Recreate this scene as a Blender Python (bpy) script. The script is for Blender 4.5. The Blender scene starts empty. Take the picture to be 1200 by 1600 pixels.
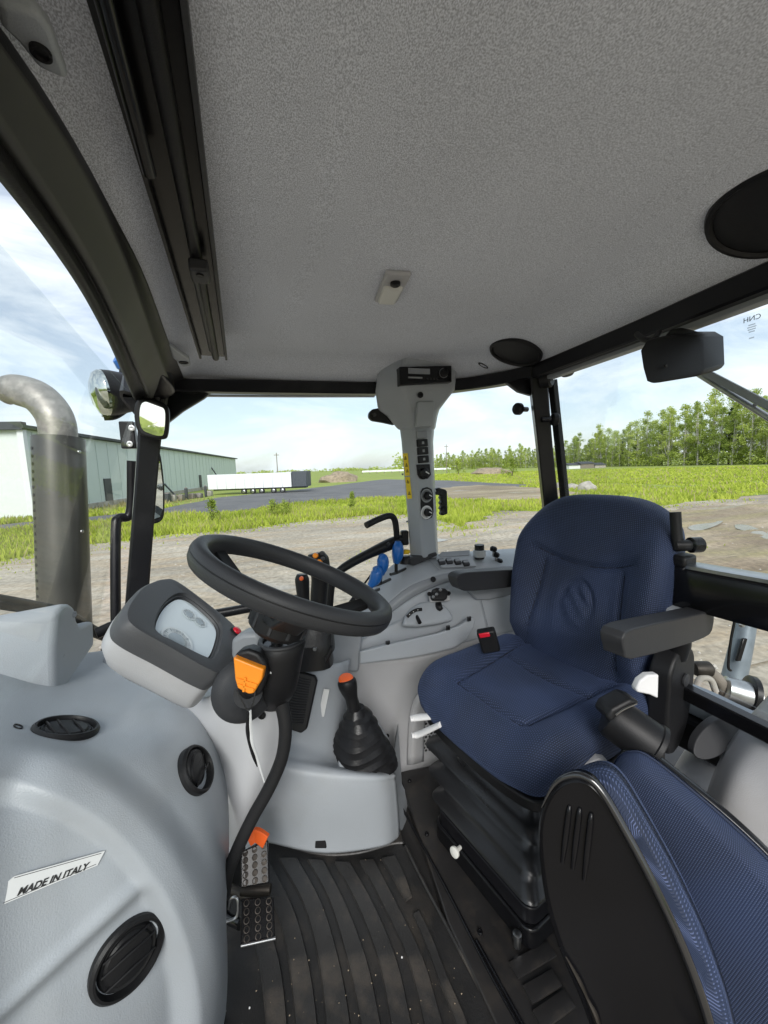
import bpy, bmesh, math, random
import numpy as np
from mathutils import Vector, Matrix, noise as mnoise
random.seed(7); np.random.seed(7)
SC = bpy.context.scene
COL = SC.collection
R = math.radians

# ------------------------------------------------------------------ camera
FPX, W0, H0 = 600.0, 1200.0, 1600.0
TH, PT, RO = R(16.0), R(6.5), R(2.0)
CAM = Vector((0, 0, 1.15))
FW = Vector((math.sin(TH)*math.cos(PT), math.cos(TH)*math.cos(PT), -math.sin(PT)))
_r0 = Vector((math.cos(TH), -math.sin(TH), 0)); _u0 = _r0.cross(FW)
RT = _r0*math.cos(RO) - _u0*math.sin(RO); UP = _u0*math.cos(RO) + _r0*math.sin(RO)
cam_data = bpy.data.cameras.new('camera'); cam = bpy.data.objects.new('camera', cam_data); COL.objects.link(cam)
cam_data.sensor_fit = 'VERTICAL'; cam_data.sensor_height = 36.0; cam_data.lens = 36.0*FPX/H0
cam_data.clip_start = 0.02; cam_data.clip_end = 3000
cam.matrix_world = Matrix(((RT.x, UP.x, -FW.x, CAM.x), (RT.y, UP.y, -FW.y, CAM.y), (RT.z, UP.z, -FW.z, CAM.z), (0, 0, 0, 1)))
SC.camera = cam

# ------------------------------------------------------------------ sky, sun, exposure
SUN_EL, SUN_AZ = R(34), R(196)      # sun behind the camera's left shoulder; azimuth from +Y clockwise
world = bpy.data.worlds.new('World'); SC.world = world; world.use_nodes = True
wn, wl = world.node_tree.nodes, world.node_tree.links
wn.clear()
w_out = wn.new('ShaderNodeOutputWorld'); w_bg = wn.new('ShaderNodeBackground')
w_sky = wn.new('ShaderNodeTexSky'); w_sky.sky_type = 'NISHITA'; w_sky.sun_disc = False
w_sky.sun_elevation = SUN_EL; w_sky.sun_rotation = SUN_AZ; w_sky.air_density = 1.0; w_sky.dust_density = 1.5; w_sky.ozone_density = 1.5
w_tc = wn.new('ShaderNodeTexCoord'); w_map = wn.new('ShaderNodeMapping'); w_map.inputs['Scale'].default_value = (1.0, 1.6, 3.4)
w_map.inputs['Rotation'].default_value = (0, 0.25, 0.5)
w_n1 = wn.new('ShaderNodeTexNoise'); w_n1.inputs['Scale'].default_value = 2.6; w_n1.inputs['Detail'].default_value = 9; w_n1.inputs['Roughness'].default_value = 0.62; w_n1.inputs['Distortion'].default_value = 0.5
w_rp = wn.new('ShaderNodeValToRGB'); w_rp.color_ramp.elements[0].position = 0.42; w_rp.color_ramp.elements[1].position = 0.66
w_rp.color_ramp.elements[0].color = (0.40, 0.40, 0.40, 1); w_rp.color_ramp.elements[1].color = (0.97, 0.97, 0.97, 1)
w_cl = wn.new('ShaderNodeRGB'); w_cl.outputs[0].default_value = (7.3, 7.85, 8.3, 1)
w_mx = wn.new('ShaderNodeMixRGB')
wl.new(w_tc.outputs['Generated'], w_map.inputs['Vector']); wl.new(w_map.outputs[0], w_n1.inputs['Vector'])
wl.new(w_n1.outputs['Fac'], w_rp.inputs[0]); wl.new(w_rp.outputs[0], w_mx.inputs[0])
wl.new(w_sky.outputs[0], w_mx.inputs[1]); wl.new(w_cl.outputs[0], w_mx.inputs[2])
wl.new(w_mx.outputs[0], w_bg.inputs[0]); wl.new(w_bg.outputs[0], w_out.inputs[0])
w_bg.inputs[1].default_value = 0.082
sun_d = bpy.data.lights.new('sun', 'SUN'); sun = bpy.data.objects.new('sun', sun_d); COL.objects.link(sun)
sun_d.energy = 1.7; sun_d.angle = R(28); sun_d.color = (1.0, 0.975, 0.94)
_sd = Vector((math.sin(SUN_AZ)*math.cos(SUN_EL), math.cos(SUN_AZ)*math.cos(SUN_EL), math.sin(SUN_EL)))
sun.rotation_euler = _sd.to_track_quat('Z', 'Y').to_euler()
SC.view_settings.view_transform = 'Standard'; SC.view_settings.look = 'None'; SC.view_settings.gamma = 1.0
SC.view_settings.use_curve_mapping = False
SC.view_settings.exposure = 0.93
SC.render.engine = 'CYCLES'
SC.cycles.max_bounces = 10; SC.cycles.diffuse_bounces = 5; SC.cycles.glossy_bounces = 4; SC.cycles.transparent_max_bounces = 16

# ------------------------------------------------------------------ measuring helpers
def ray(px, py): return FW + RT*((px-W0/2)/FPX) + UP*((H0/2-py)/FPX)
def U(px, py, d): return CAM + ray(px, py)*d
def PX(px, py, x): v = ray(px, py); return CAM + v*((x-CAM.x)/v.x)
def PY(px, py, y): v = ray(px, py); return CAM + v*((y-CAM.y)/v.y)
def PZ(px, py, z): v = ray(px, py); return CAM + v*((z-CAM.z)/v.z)
def PN(px, py, o, n):
    v = ray(px, py); return CAM + v*((o-CAM).dot(n)/v.dot(n))
GZ = -1.05                                   # yard level below the cab floor
def G(px, py): return PZ(px, py, GZ)
X, Y, Z = Vector((1, 0, 0)), Vector((0, 1, 0)), Vector((0, 0, 1))

# ------------------------------------------------------------------ materials
MATS = {}
def mat(name, col, rough=0.5, var=0.10, vscale=6.0, bump=0.0, bscale=400.0, metal=0.0, spec=0.5, coat=0.0, dirt=None, rvar=0.12, detail=4):
    m = bpy.data.materials.new(name); m.use_nodes = True; n, l = m.node_tree.nodes, m.node_tree.links
    b = n['Principled BSDF']; MATS[name] = m
    b.inputs['Metallic'].default_value = metal; b.inputs['Specular IOR Level'].default_value = spec
    b.inputs['Coat Weight'].default_value = coat
    tc = n.new('ShaderNodeTexCoord')
    nz = n.new('ShaderNodeTexNoise'); nz.inputs['Scale'].default_value = vscale; nz.inputs['Detail'].default_value = detail
    l.new(tc.outputs['Object'], nz.inputs['Vector'])
    rp = n.new('ShaderNodeValToRGB')
    e = rp.color_ramp.elements
    e[0].position = 0.3; e[1].position = 0.7
    e[0].color = (*[c*(1-var) for c in col], 1); e[1].color = (*[min(1, c*(1+var)) for c in col], 1)
    l.new(nz.outputs['Fac'], rp.inputs[0]); out = rp.outputs[0]
    if dirt:
        dcol, amt, dsc = dirt
        n2 = n.new('ShaderNodeTexNoise'); n2.inputs['Scale'].default_value = dsc; n2.inputs['Detail'].default_value = 8; n2.inputs['Roughness'].default_value = 0.65
        l.new(tc.outputs['Object'], n2.inputs['Vector'])
        r2 = n.new('ShaderNodeValToRGB'); r2.color_ramp.elements[0].position = 0.5; r2.color_ramp.elements[1].position = 0.75
        r2.color_ramp.elements[1].color = (amt, amt, amt, 1)
        l.new(n2.outputs['Fac'], r2.inputs[0])
        mx = n.new('ShaderNodeMixRGB'); mx.inputs[2].default_value = (*dcol, 1)
        l.new(r2.outputs[0], mx.inputs[0]); l.new(out, mx.inputs[1]); out = mx.outputs[0]
    l.new(out, b.inputs['Base Color'])
    mr = n.new('ShaderNodeMapRange'); mr.inputs[3].default_value = max(0.02, rough-rvar); mr.inputs[4].default_value = min(1, rough+rvar)
    l.new(nz.outputs['Fac'], mr.inputs[0]); l.new(mr.outputs[0], b.inputs['Roughness'])
    if bump > 0:
        nb = n.new('ShaderNodeTexNoise'); nb.inputs['Scale'].default_value = bscale; nb.inputs['Detail'].default_value = 2
        l.new(tc.outputs['Object'], nb.inputs['Vector'])
        bp = n.new('ShaderNodeBump'); bp.inputs['Strength'].default_value = bump; bp.inputs['Distance'].default_value = 0.002
        l.new(nb.outputs['Fac'], bp.inputs['Height']); l.new(bp.outputs[0], b.inputs['Normal'])
    return m

mat('grey_plastic', (0.345, 0.37, 0.398), 0.42, var=0.03, vscale=4, bump=0.30, bscale=520, dirt=((0.30, 0.295, 0.285), 0.3, 6))
mat('bezel_plastic', (0.062, 0.064, 0.069), 0.5, var=0.06, bump=0.25, bscale=520, spec=0.4)
mat('fender_plastic', (0.55, 0.555, 0.575), 0.45, var=0.03, bump=0.25, bscale=520)
mat('pale_plastic', (0.41, 0.412, 0.425), 0.43, var=0.03, vscale=4, bump=0.30, bscale=520, dirt=((0.33, 0.31, 0.28), 0.35, 6))
mat('cover_plastic', (0.27, 0.275, 0.29), 0.4, var=0.03, bump=0.2, bscale=700, dirt=((0.22, 0.21, 0.19), 0.3, 7))
mat('mid_plastic', (0.25, 0.265, 0.285), 0.45, var=0.04, vscale=5, bump=0.15, bscale=900)
mat('charcoal_plastic', (0.030, 0.031, 0.034), 0.5, spec=0.35, var=0.08, bump=0.2, bscale=700)
mat('black_plastic', (0.010, 0.010, 0.011), 0.45, spec=0.28, var=0.15, bump=0.15, bscale=600)
mat('black_gloss', (0.006, 0.006, 0.007), 0.2, var=0.1, rvar=0.06, spec=0.35)
mat('shell_black', (0.005, 0.005, 0.006), 0.24, var=0.2, rvar=0.08, spec=0.22)
mat('black_rubber', (0.016, 0.016, 0.017), 0.55, spec=0.3, var=0.2, bump=0.2, bscale=300)
mat('black_paint', (0.008, 0.008, 0.010), 0.32, spec=0.3, var=0.15, rvar=0.08, dirt=((0.05, 0.05, 0.05), 0.25, 9))
mat('boot_leather', (0.010, 0.010, 0.011), 0.36, spec=0.35, var=0.3, bump=0.25, bscale=160)
mat('mat_rubber', (0.016, 0.0155, 0.0155), 0.45, var=0.3, vscale=9, bump=0.3, bscale=250, dirt=((0.10, 0.08, 0.06), 0.35, 7))
mat('rib_rubber', (0.028, 0.027, 0.0265), 0.38, var=0.3, vscale=12, bump=0.3, bscale=250, dirt=((0.15, 0.12, 0.09), 0.42, 10))
mat('floor_steel', (0.020, 0.019, 0.019), 0.38, var=0.25, dirt=((0.10, 0.08, 0.06), 0.35, 11))
mat('header_panel', (0.060, 0.062, 0.056), 0.55, var=0.06)
mat('blue_plastic', (0.012, 0.12, 0.42), 0.3, var=0.06, rvar=0.05)
mat('yellow_plastic', (0.80, 0.52, 0.02), 0.4, var=0.06)
mat('orange_plastic', (0.85, 0.27, 0.015), 0.38, var=0.05)
mat('red_orange', (0.85, 0.13, 0.02), 0.4, var=0.08)
mat('red_plastic', (0.60, 0.012, 0.03), 0.25, var=0.08)
mat('white_plastic', (0.72, 0.72, 0.72), 0.45, var=0.04)
mat('sticker_white', (0.70, 0.71, 0.71), 0.3, var=0.03)
mat('sticker_yellow', (0.82, 0.60, 0.02), 0.4, var=0.04)
mat('print_black', (0.02, 0.02, 0.02), 0.5, var=0.05)
mat('print_grey', (0.25, 0.26, 0.27), 0.5, var=0.05)
mat('print_white', (0.75, 0.75, 0.75), 0.5, var=0.05)
mat('bare_steel', (0.42, 0.43, 0.44), 0.33, var=0.2, vscale=14, metal=1.0, dirt=((0.18, 0.13, 0.09), 0.5, 20))
mat('worn_steel', (0.055, 0.048, 0.042), 0.5, var=0.35, vscale=25, metal=0.8)
mat('shield_steel', (0.10, 0.098, 0.09), 0.34, var=0.15, vscale=8, metal=0.6, rvar=0.05)
mat('pipe_steel', (0.25, 0.235, 0.215), 0.5, var=0.25, vscale=30, metal=0.5, dirt=((0.6, 0.58, 0.52), 0.5, 26))
mat('mirror_glass', (0.85, 0.88, 0.88), 0.02, var=0.0, rvar=0.0, metal=1.0)
mat('dial_sky_glare', (0.74, 0.82, 0.85), 0.12, var=0.02, rvar=0.02, coat=1.0)  # pale colour stands in for sky reflected in the dial glass
mat('lens_plastic', (0.62, 0.62, 0.58), 0.3, var=0.04)
mat('lens_chrome', (0.62, 0.66, 0.64), 0.08, var=0.1, metal=1.0, rvar=0.03)
mat('metal_blue_grey', (0.20, 0.235, 0.27), 0.4, var=0.15, metal=0.3, vscale=20)
mat('wall_cladding', (0.60, 0.67, 0.66), 0.6, var=0.03)
mat('wall_pale', (0.70, 0.75, 0.73), 0.6, var=0.03)
mat('roof_dark', (0.045, 0.05, 0.055), 0.6, var=0.1)
mat('trailer_white', (0.74, 0.76, 0.78), 0.4, var=0.03)
mat('trailer_dark', (0.06, 0.07, 0.085), 0.5, var=0.1)
mat('tyre', (0.02, 0.02, 0.02), 0.85, var=0.2)
mat('wood_grey', (0.22, 0.19, 0.16), 0.8, var=0.2, vscale=10)
mat('rock', (0.40, 0.37, 0.33), 0.9, var=0.25, vscale=3, bump=0.5, bscale=8)
mat('soil_heap', (0.30, 0.24, 0.17), 0.95, var=0.3, vscale=2, bump=0.6, bscale=5)
mat('asphalt', (0.13, 0.13, 0.135), 0.9, var=0.22, vscale=0.35, dirt=((0.22, 0.205, 0.18), 0.5, 0.8), detail=8)
mat('bark', (0.42, 0.40, 0.36), 0.85, var=0.4, vscale=4)
mat('bark_brown', (0.12, 0.09, 0.07), 0.9, var=0.3, vscale=4)
mat('junk', (0.20, 0.18, 0.17), 0.8, var=0.5, vscale=2)

def leaf_mat(name, c1, c2, trans=0.35):
    m = bpy.data.materials.new(name); m.use_nodes = True; n, l = m.node_tree.nodes, m.node_tree.links
    MATS[name] = m; n.clear()
    out = n.new('ShaderNodeOutputMaterial'); geo = n.new('ShaderNodeNewGeometry'); oi = n.new('ShaderNodeObjectInfo')
    tc = n.new('ShaderNodeTexCoord'); nz = n.new('ShaderNodeTexNoise'); nz.inputs['Scale'].default_value = 0.5; nz.inputs['Detail'].default_value = 3
    l.new(geo.outputs['Position'], nz.inputs['Vector'])
    ad = n.new('ShaderNodeMath'); ad.operation = 'ADD'
    m1 = n.new('ShaderNodeMath'); m1.operation = 'MULTIPLY'; m1.inputs[1].default_value = 0.5
    l.new(geo.outputs['Random Per Island'], m1.inputs[0]); l.new(m1.outputs[0], ad.inputs[0])
    m2 = n.new('ShaderNodeMath'); m2.operation = 'MULTIPLY_ADD'; m2.inputs[1].default_value = 1.6; m2.inputs[2].default_value = -0.55
    l.new(nz.outputs['Fac'], m2.inputs[0]); l.new(m2.outputs[0], ad.inputs[1])
    a3 = n.new('ShaderNodeMath'); a3.operation = 'MULTIPLY_ADD'; a3.inputs[1].default_value = 0.45
    l.new(oi.outputs['Random'], a3.inputs[0]); l.new(ad.outputs[0], a3.inputs[2])
    sb = n.new('ShaderNodeMath'); sb.operation = 'SUBTRACT'; sb.inputs[1].default_value = 0.22; l.new(a3.outputs[0], sb.inputs[0])
    rp = n.new('ShaderNodeValToRGB'); rp.color_ramp.elements[0].color = (*c1, 1); rp.color_ramp.elements[1].color = (*c2, 1)
    l.new(sb.outputs[0], rp.inputs[0])
    d = n.new('ShaderNodeBsdfDiffuse'); t = n.new('ShaderNodeBsdfTranslucent'); mx = n.new('ShaderNodeMixShader'); mx.inputs[0].default_value = trans
    l.new(rp.outputs[0], d.inputs[0]); l.new(rp.outputs[0], t.inputs[0]); l.new(d.outputs[0], mx.inputs[1]); l.new(t.outputs[0], mx.inputs[2])
    l.new(mx.outputs[0], out.inputs[0]); return m
leaf_mat('leaf_birch', (0.27, 0.36, 0.08), (0.62, 0.68, 0.22), 0.5)
leaf_mat('leaf_bush', (0.18, 0.26, 0.04), (0.46, 0.53, 0.12))
leaf_mat('leaf_dark', (0.022, 0.05, 0.014), (0.07, 0.12, 0.03))
leaf_mat('grass_blade', (0.24, 0.33, 0.035), (0.54, 0.60, 0.11), 0.4)
leaf_mat('straw_blade', (0.30, 0.27, 0.12), (0.48, 0.42, 0.22), 0.3)

def glass_mat(name, tint, refl=1.0):
    m = bpy.data.materials.new(name); m.use_nodes = True; n, l = m.node_tree.nodes, m.node_tree.links
    MATS[name] = m; n.clear(); out = n.new('ShaderNodeOutputMaterial')
    t = n.new('ShaderNodeBsdfTransparent'); t.inputs[0].default_value = (*tint, 1)
    g = n.new('ShaderNodeBsdfGlossy'); g.inputs['Roughness'].default_value = 0.01
    fr = n.new('ShaderNodeFresnel'); fr.inputs['IOR'].default_value = 1.45
    nz = n.new('ShaderNodeTexNoise'); nz.inputs['Scale'].default_value = 3.0
    tc = n.new('ShaderNodeTexCoord'); l.new(tc.outputs['Object'], nz.inputs['Vector'])
    mu = n.new('ShaderNodeMath'); mu.operation = 'MULTIPLY'; mu.inputs[1].default_value = refl; mu.use_clamp = True; l.new(fr.outputs[0], mu.inputs[0])
    mx = n.new('ShaderNodeMixShader'); l.new(mu.outputs[0], mx.inputs[0]); l.new(t.outputs[0], mx.inputs[1]); l.new(g.outputs[0], mx.inputs[2])
    l.new(mx.outputs[0], out.inputs[0]); return m
glass_mat('window_glass', (0.975, 0.99, 0.985), 0.11)

def fabric_mat():
    m = bpy.data.materials.new('seat_fabric'); m.use_nodes = True; n, l = m.node_tree.nodes, m.node_tree.links; MATS['seat_fabric'] = m
    b = n['Principled BSDF']; uv = n.new('ShaderNodeTexCoord')
    mp = n.new('ShaderNodeMapping'); mp.inputs['Scale'].default_value = (1, 1, 1); mp.inputs['Rotation'].default_value = (0, 0, R(38))
    l.new(uv.outputs['UV'], mp.inputs[0])
    sep = n.new('ShaderNodeSeparateXYZ'); l.new(mp.outputs[0], sep.inputs[0])
    def sine(o, per, ph=0.0):
        a = n.new('ShaderNodeMath'); a.operation = 'MULTIPLY_ADD'; a.inputs[1].default_value = 2*math.pi/per; a.inputs[2].default_value = ph; l.new(o, a.inputs[0])
        s = n.new('ShaderNodeMath'); s.operation = 'SINE'; l.new(a.outputs[0], s.inputs[0]); return s.outputs[0]
    sx = sine(sep.outputs[0], 0.0095); sy = sine(sep.outputs[1], 0.0065)
    pr = n.new('ShaderNodeMath'); pr.operation = 'MULTIPLY'; l.new(sx, pr.inputs[0]); l.new(sy, pr.inputs[1])
    mr = n.new('ShaderNodeMapRange'); mr.inputs[1].default_value = 0.45; mr.inputs[2].default_value = 0.95; l.new(pr.outputs[0], mr.inputs[0])
    nz = n.new('ShaderNodeTexNoise'); nz.inputs['Scale'].default_value = 5; nz.inputs['Detail'].default_value = 4; l.new(uv.outputs['Object'], nz.inputs[0])
    rp = n.new('ShaderNodeValToRGB'); rp.color_ramp.elements[0].position = 0.3; rp.color_ramp.elements[1].position = 0.72
    rp.color_ramp.elements[0].color = (0.005, 0.011, 0.027, 1); rp.color_ramp.elements[1].color = (0.014, 0.028, 0.074, 1); l.new(nz.outputs['Fac'], rp.inputs[0])
    mx = n.new('ShaderNodeMixRGB'); mx.inputs[2].default_value = (0.085, 0.115, 0.23, 1); l.new(mr.outputs[0], mx.inputs[0]); l.new(rp.outputs[0], mx.inputs[1])  # highlights of the weave painted in as paler blue dots
    l.new(mx.outputs[0], b.inputs['Base Color']); b.inputs['Roughness'].default_value = 0.72
    b.inputs['Sheen Weight'].default_value = 0.14; b.inputs['Sheen Roughness'].default_value = 0.4; b.inputs['Sheen Tint'].default_value = (0.35, 0.5, 1, 1)
    bp = n.new('ShaderNodeBump'); bp.inputs['Strength'].default_value = 0.5; bp.inputs['Distance'].default_value = 0.0015
    l.new(pr.outputs[0], bp.inputs['Height']); l.new(bp.outputs[0], b.inputs['Normal']); return m
fabric_mat()

def lining_mat():
    m = bpy.data.materials.new('roof_fabric'); m.use_nodes = True; n, l = m.node_tree.nodes, m.node_tree.links; MATS['roof_fabric'] = m
    b = n['Principled BSDF']; tc = n.new('ShaderNodeTexCoord')
    n1 = n.new('ShaderNodeTexNoise'); n1.inputs['Scale'].default_value = 780; n1.inputs['Detail'].default_value = 3
    mp = n.new('ShaderNodeMapping'); mp.inputs['Scale'].default_value = (1, 0.6, 1); l.new(tc.outputs['Object'], mp.inputs[0]); l.new(mp.outputs[0], n1.inputs[0])
    rp = n.new('ShaderNodeValToRGB'); rp.color_ramp.elements[0].position = 0.36; rp.color_ramp.elements[1].position = 0.62
    rp.color_ramp.elements[0].color = (0.42, 0.44, 0.49, 1); rp.color_ramp.elements[1].color = (0.82, 0.85, 0.92, 1)
    l.new(n1.outputs['Fac'], rp.inputs[0])
    n2 = n.new('ShaderNodeTexNoise'); n2.inputs['Scale'].default_value = 3; n2.inputs['Detail'].default_value = 4; l.new(tc.outputs['Object'], n2.inputs[0])
    mr = n.new('ShaderNodeMapRange'); mr.inputs[3].default_value = 0.84; mr.inputs[4].default_value = 1.10; l.new(n2.outputs['Fac'], mr.inputs[0])
    mx = n.new('ShaderNodeMixRGB'); mx.blend_type = 'MULTIPLY'; mx.inputs[0].default_value = 1; l.new(rp.outputs[0], mx.inputs[1]); l.new(mr.outputs[0], mx.inputs[2])
    l.new(mx.outputs[0], b.inputs['Base Color']); b.inputs['Roughness'].default_value = 0.95; b.inputs['Specular IOR Level'].default_value = 0.1
    bp = n.new('ShaderNodeBump'); bp.inputs['Strength'].default_value = 0.4; bp.inputs['Distance'].default_value = 0.001
    l.new(n1.outputs['Fac'], bp.inputs['Height']); l.new(bp.outputs[0], b.inputs['Normal'])
lining_mat()

def ground_mat(name, c1, c2, c3, wet=True):
    m = bpy.data.materials.new(name); m.use_nodes = True; n, l = m.node_tree.nodes, m.node_tree.links; MATS[name] = m
    b = n['Principled BSDF']; geo = n.new('ShaderNodeNewGeometry')
    def nz(sc, det, sx=1, sy=1, rot=0):
        mp = n.new('ShaderNodeMapping'); mp.inputs['Scale'].default_value = (sx, sy, 1); mp.inputs['Rotation'].default_value = (0, 0, rot)
        l.new(geo.outputs['Position'], mp.inputs[0])
        t = n.new('ShaderNodeTexNoise'); t.inputs['Scale'].default_value = sc; t.inputs['Detail'].default_value = det; t.inputs['Roughness'].default_value = 0.65
        l.new(mp.outputs[0], t.inputs[0]); return t.outputs['Fac']
    a = nz(0.22, 8, 0.6, 1.5, 0.3); c = nz(1.1, 8, 0.35, 1.6, -0.25); f = nz(9, 6); wv = nz(0.33, 7, 0.5, 1.6, 0.5)
    rp = n.new('ShaderNodeValToRGB'); rp.color_ramp.elements[0].position = 0.38; rp.color_ramp.elements[1].position = 0.6
    rp.color_ramp.elements[0].color = (*c1, 1); rp.color_ramp.elements[1].color = (*c2, 1); l.new(a, rp.inputs[0])
    r2 = n.new('ShaderNodeValToRGB'); r2.color_ramp.elements[0].position = 0.45; r2.color_ramp.elements[1].position = 0.66; l.new(c, r2.inputs[0])
    mx = n.new('ShaderNodeMixRGB'); mx.inputs[2].default_value = (*c3, 1); l.new(r2.outputs[0], mx.inputs[0]); l.new(rp.outputs[0], mx.inputs[1])
    r3 = n.new('ShaderNodeMapRange'); r3.inputs[1].default_value = 0.3; r3.inputs[2].default_value = 0.7; r3.inputs[3].default_value = 0.62; r3.inputs[4].default_value = 1.3; l.new(f, r3.inputs[0])
    m2 = n.new('ShaderNodeMixRGB'); m2.blend_type = 'MULTIPLY'; m2.inputs[0].default_value = 1; l.new(mx.outputs[0], m2.inputs[1]); l.new(r3.outputs[0], m2.inputs[2])
    l.new(m2.outputs[0], b.inputs['Base Color'])
    if wet:
        w = n.new('ShaderNodeMapRange'); w.inputs[1].default_value = 0.60; w.inputs[2].default_value = 0.66; w.inputs[3].default_value = 0.85; w.inputs[4].default_value = 0.3; l.new(wv, w.inputs[0])
        l.new(w.outputs[0], b.inputs['Roughness'])
    else: b.inputs['Roughness'].default_value = 0.95
    bp = n.new('ShaderNodeBump'); bp.inputs['Strength'].default_value = 0.5; bp.inputs['Distance'].default_value = 0.06; l.new(c, bp.inputs['Height']); l.new(bp.outputs[0], b.inputs['Normal'])
ground_mat('gravel', (0.26, 0.225, 0.175), (0.47, 0.42, 0.34), (0.40, 0.315, 0.215))
ground_mat('grass_soil', (0.20, 0.29, 0.03), (0.30, 0.37, 0.06), (0.27, 0.27, 0.09), False)
ground_mat('mud', (0.20, 0.15, 0.10), (0.42, 0.34, 0.24), (0.30, 0.255, 0.13))

# ------------------------------------------------------------------ object helpers
WORG = {}
def tag(o, label=None, cat=None, group=None, kind=None):
    if label: o['label'] = label
    if cat: o['category'] = cat
    if group: o['group'] = group
    if kind: o['kind'] = kind
    return o
def thing(name, loc, label, cat, group=None):
    o = bpy.data.objects.new(name, None); COL.objects.link(o); o.location = loc; o.empty_display_size = 0.05
    WORG[o] = Vector(loc); return tag(o, label, cat, group)
def mesh(name, vs, fs, m, parent=None, smooth=True, bevel=0, bseg=2, sub=0, solid=0, uv=None, flat_angle=None, offset=-1):
    vs = [Vector(v) for v in vs]
    c = sum(vs, Vector())/len(vs)
    me = bpy.data.meshes.new(name); me.from_pydata([tuple(v-c) for v in vs], [], fs); me.update()
    bm = bmesh.new(); bm.from_mesh(me); bmesh.ops.recalc_face_normals(bm, faces=bm.faces); bm.to_mesh(me); bm.free()
    if smooth:
        me.polygons.foreach_set('use_smooth', [True]*len(me.polygons))
        if flat_angle: me.set_sharp_from_angle(angle=R(flat_angle))
    me.materials.append(MATS[m])
    if uv:
        ul = me.uv_layers.new(name='UVMap')
        for lp in me.loops: ul.data[lp.index].uv = uv[lp.vertex_index]
    o = bpy.data.objects.new(name, me); COL.objects.link(o)
    if parent: o.parent = parent; o.location = c - WORG[parent]
    else: o.location = c
    WORG[o] = c
    if solid: md = o.modifiers.new('solid', 'SOLIDIFY'); md.thickness = solid; md.offset = offset
    if bevel: md = o.modifiers.new('bevel', 'BEVEL'); md.width = bevel; md.segments = bseg; md.limit_method = 'ANGLE'; md.angle_limit = R(35)
    if sub: md = o.modifiers.new('sub', 'SUBSURF'); md.levels = sub; md.render_levels = sub
    return o
def frame(n, upv=Z):
    n = Vector(n).normalized(); a = Vector(upv).cross(n)
    if a.length < 1e-4: a = X.cross(n)
    a.normalize(); return a, n.cross(a), n
def box(name, c, size, m, parent=None, ax=(X, Y, Z), bevel=0.004, bseg=2, **k):
    c = Vector(c); a, b, n = [Vector(v).normalized()*s/2 for v, s in zip(ax, size)]
    vs = [c+a*i+b*j+n*q for i in (-1, 1) for j in (-1, 1) for q in (-1, 1)]
    fs = [(0, 1, 3, 2), (4, 6, 7, 5), (0, 4, 5, 1), (2, 3, 7, 6), (0, 2, 6, 4), (1, 5, 7, 3)]
    return mesh(name, vs, fs, m, parent, smooth=bevel > 0, bevel=bevel, bseg=bseg, flat_angle=40, **k)
def catmull(P, n, closed=False):
    out = []; N = len(P); segs = N if closed else N-1
    for i in range(segs):
        p1, p2 = P[i], P[(i+1) % N]
        p0 = P[i-1] if (i > 0 or closed) else p1*2-p2
        p3 = P[(i+2) % N] if (i+2 < N or closed) else p2*2-p1
        for k in range(n):
            t = k/n
            out.append(0.5*((2*p1)+(p2-p0)*t+(2*p0-5*p1+4*p2-p3)*t*t+(3*p1-p0-3*p2+p3)*t*t*t))
    if not closed: out.append(P[-1].copy())
    return out
def tube(name, pts, r, m, parent=None, seg=14, n=8, smooth_path=True, sy=1.0, upv=None, cap=True):
    pts = [Vector(p) for p in pts]; rs = r if isinstance(r, (list, tuple)) else [r]*len(pts)
    if smooth_path and len(pts) > 2:
        q = catmull([Vector((*p, rr)) for p, rr in zip(pts, rs)], n); pts = [Vector(v[:3]) for v in q]; rs = [v[3] for v in q]
    vs, fs = [], []
    t = (pts[1]-pts[0]).normalized(); a = (upv or (Z if abs(t.z) < 0.9 else X)).cross(t).normalized()
    for i, p in enumerate(pts):
        t = (pts[min(i+1, len(pts)-1)]-pts[max(i-1, 0)]).normalized()
        a = (a-t*a.dot(t)).normalized(); b = t.cross(a)
        for k in range(seg):
            w = 2*math.pi*k/seg; vs.append(p+(a*math.cos(w)+b*math.sin(w)*sy)*rs[i])
    for i in range(len(pts)-1):
        for k in range(seg): fs.append((i*seg+k, i*seg+(k+1) % seg, (i+1)*seg+(k+1) % seg, (i+1)*seg+k))
    if cap: fs += [tuple(range(seg)), tuple(range((len(pts)-1)*seg, len(pts)*seg))]
    return mesh(name, vs, fs, m, parent, flat_angle=50)
def lathe(name, o, axis, prof, m, parent=None, seg=32, upv=Z, sx=1.0, sy=1.0, ang=35):
    a, b, n = frame(axis, upv); o = Vector(o); vs, fs = [], []
    for (r, h) in prof:
        for k in range(seg):
            w = 2*math.pi*k/seg; vs.append(o+n*h+(a*math.cos(w)*sx+b*math.sin(w)*sy)*max(r, 1e-5))
    for i in range(len(prof)-1):
        for k in range(seg): fs.append((i*seg+k, i*seg+(k+1) % seg, (i+1)*seg+(k+1) % seg, (i+1)*seg+k))
    if prof[0][0] > 1e-4: fs.append(tuple(range(seg)))
    if prof[-1][0] > 1e-4: fs.append(tuple(range((len(prof)-1)*seg, len(prof)*seg)))
    return mesh(name, vs, fs, m, parent, flat_angle=ang)
def prism(name, poly, vec, m, parent=None, bevel=0.004, bseg=3, rnd=0, **k):
    poly = [Vector(p) for p in poly]
    if rnd: poly = catmull(poly, rnd, True)
    N = len(poly); vec = Vector(vec); vs = poly+[p+vec for p in poly]
    fs = [tuple(range(N)), tuple(range(2*N-1, N-1, -1))]+[(i, (i+1) % N, (i+1) % N+N, i+N) for i in range(N)]
    return mesh(name, vs, fs, m, parent, bevel=bevel, bseg=bseg, flat_angle=40, **k)
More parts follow.
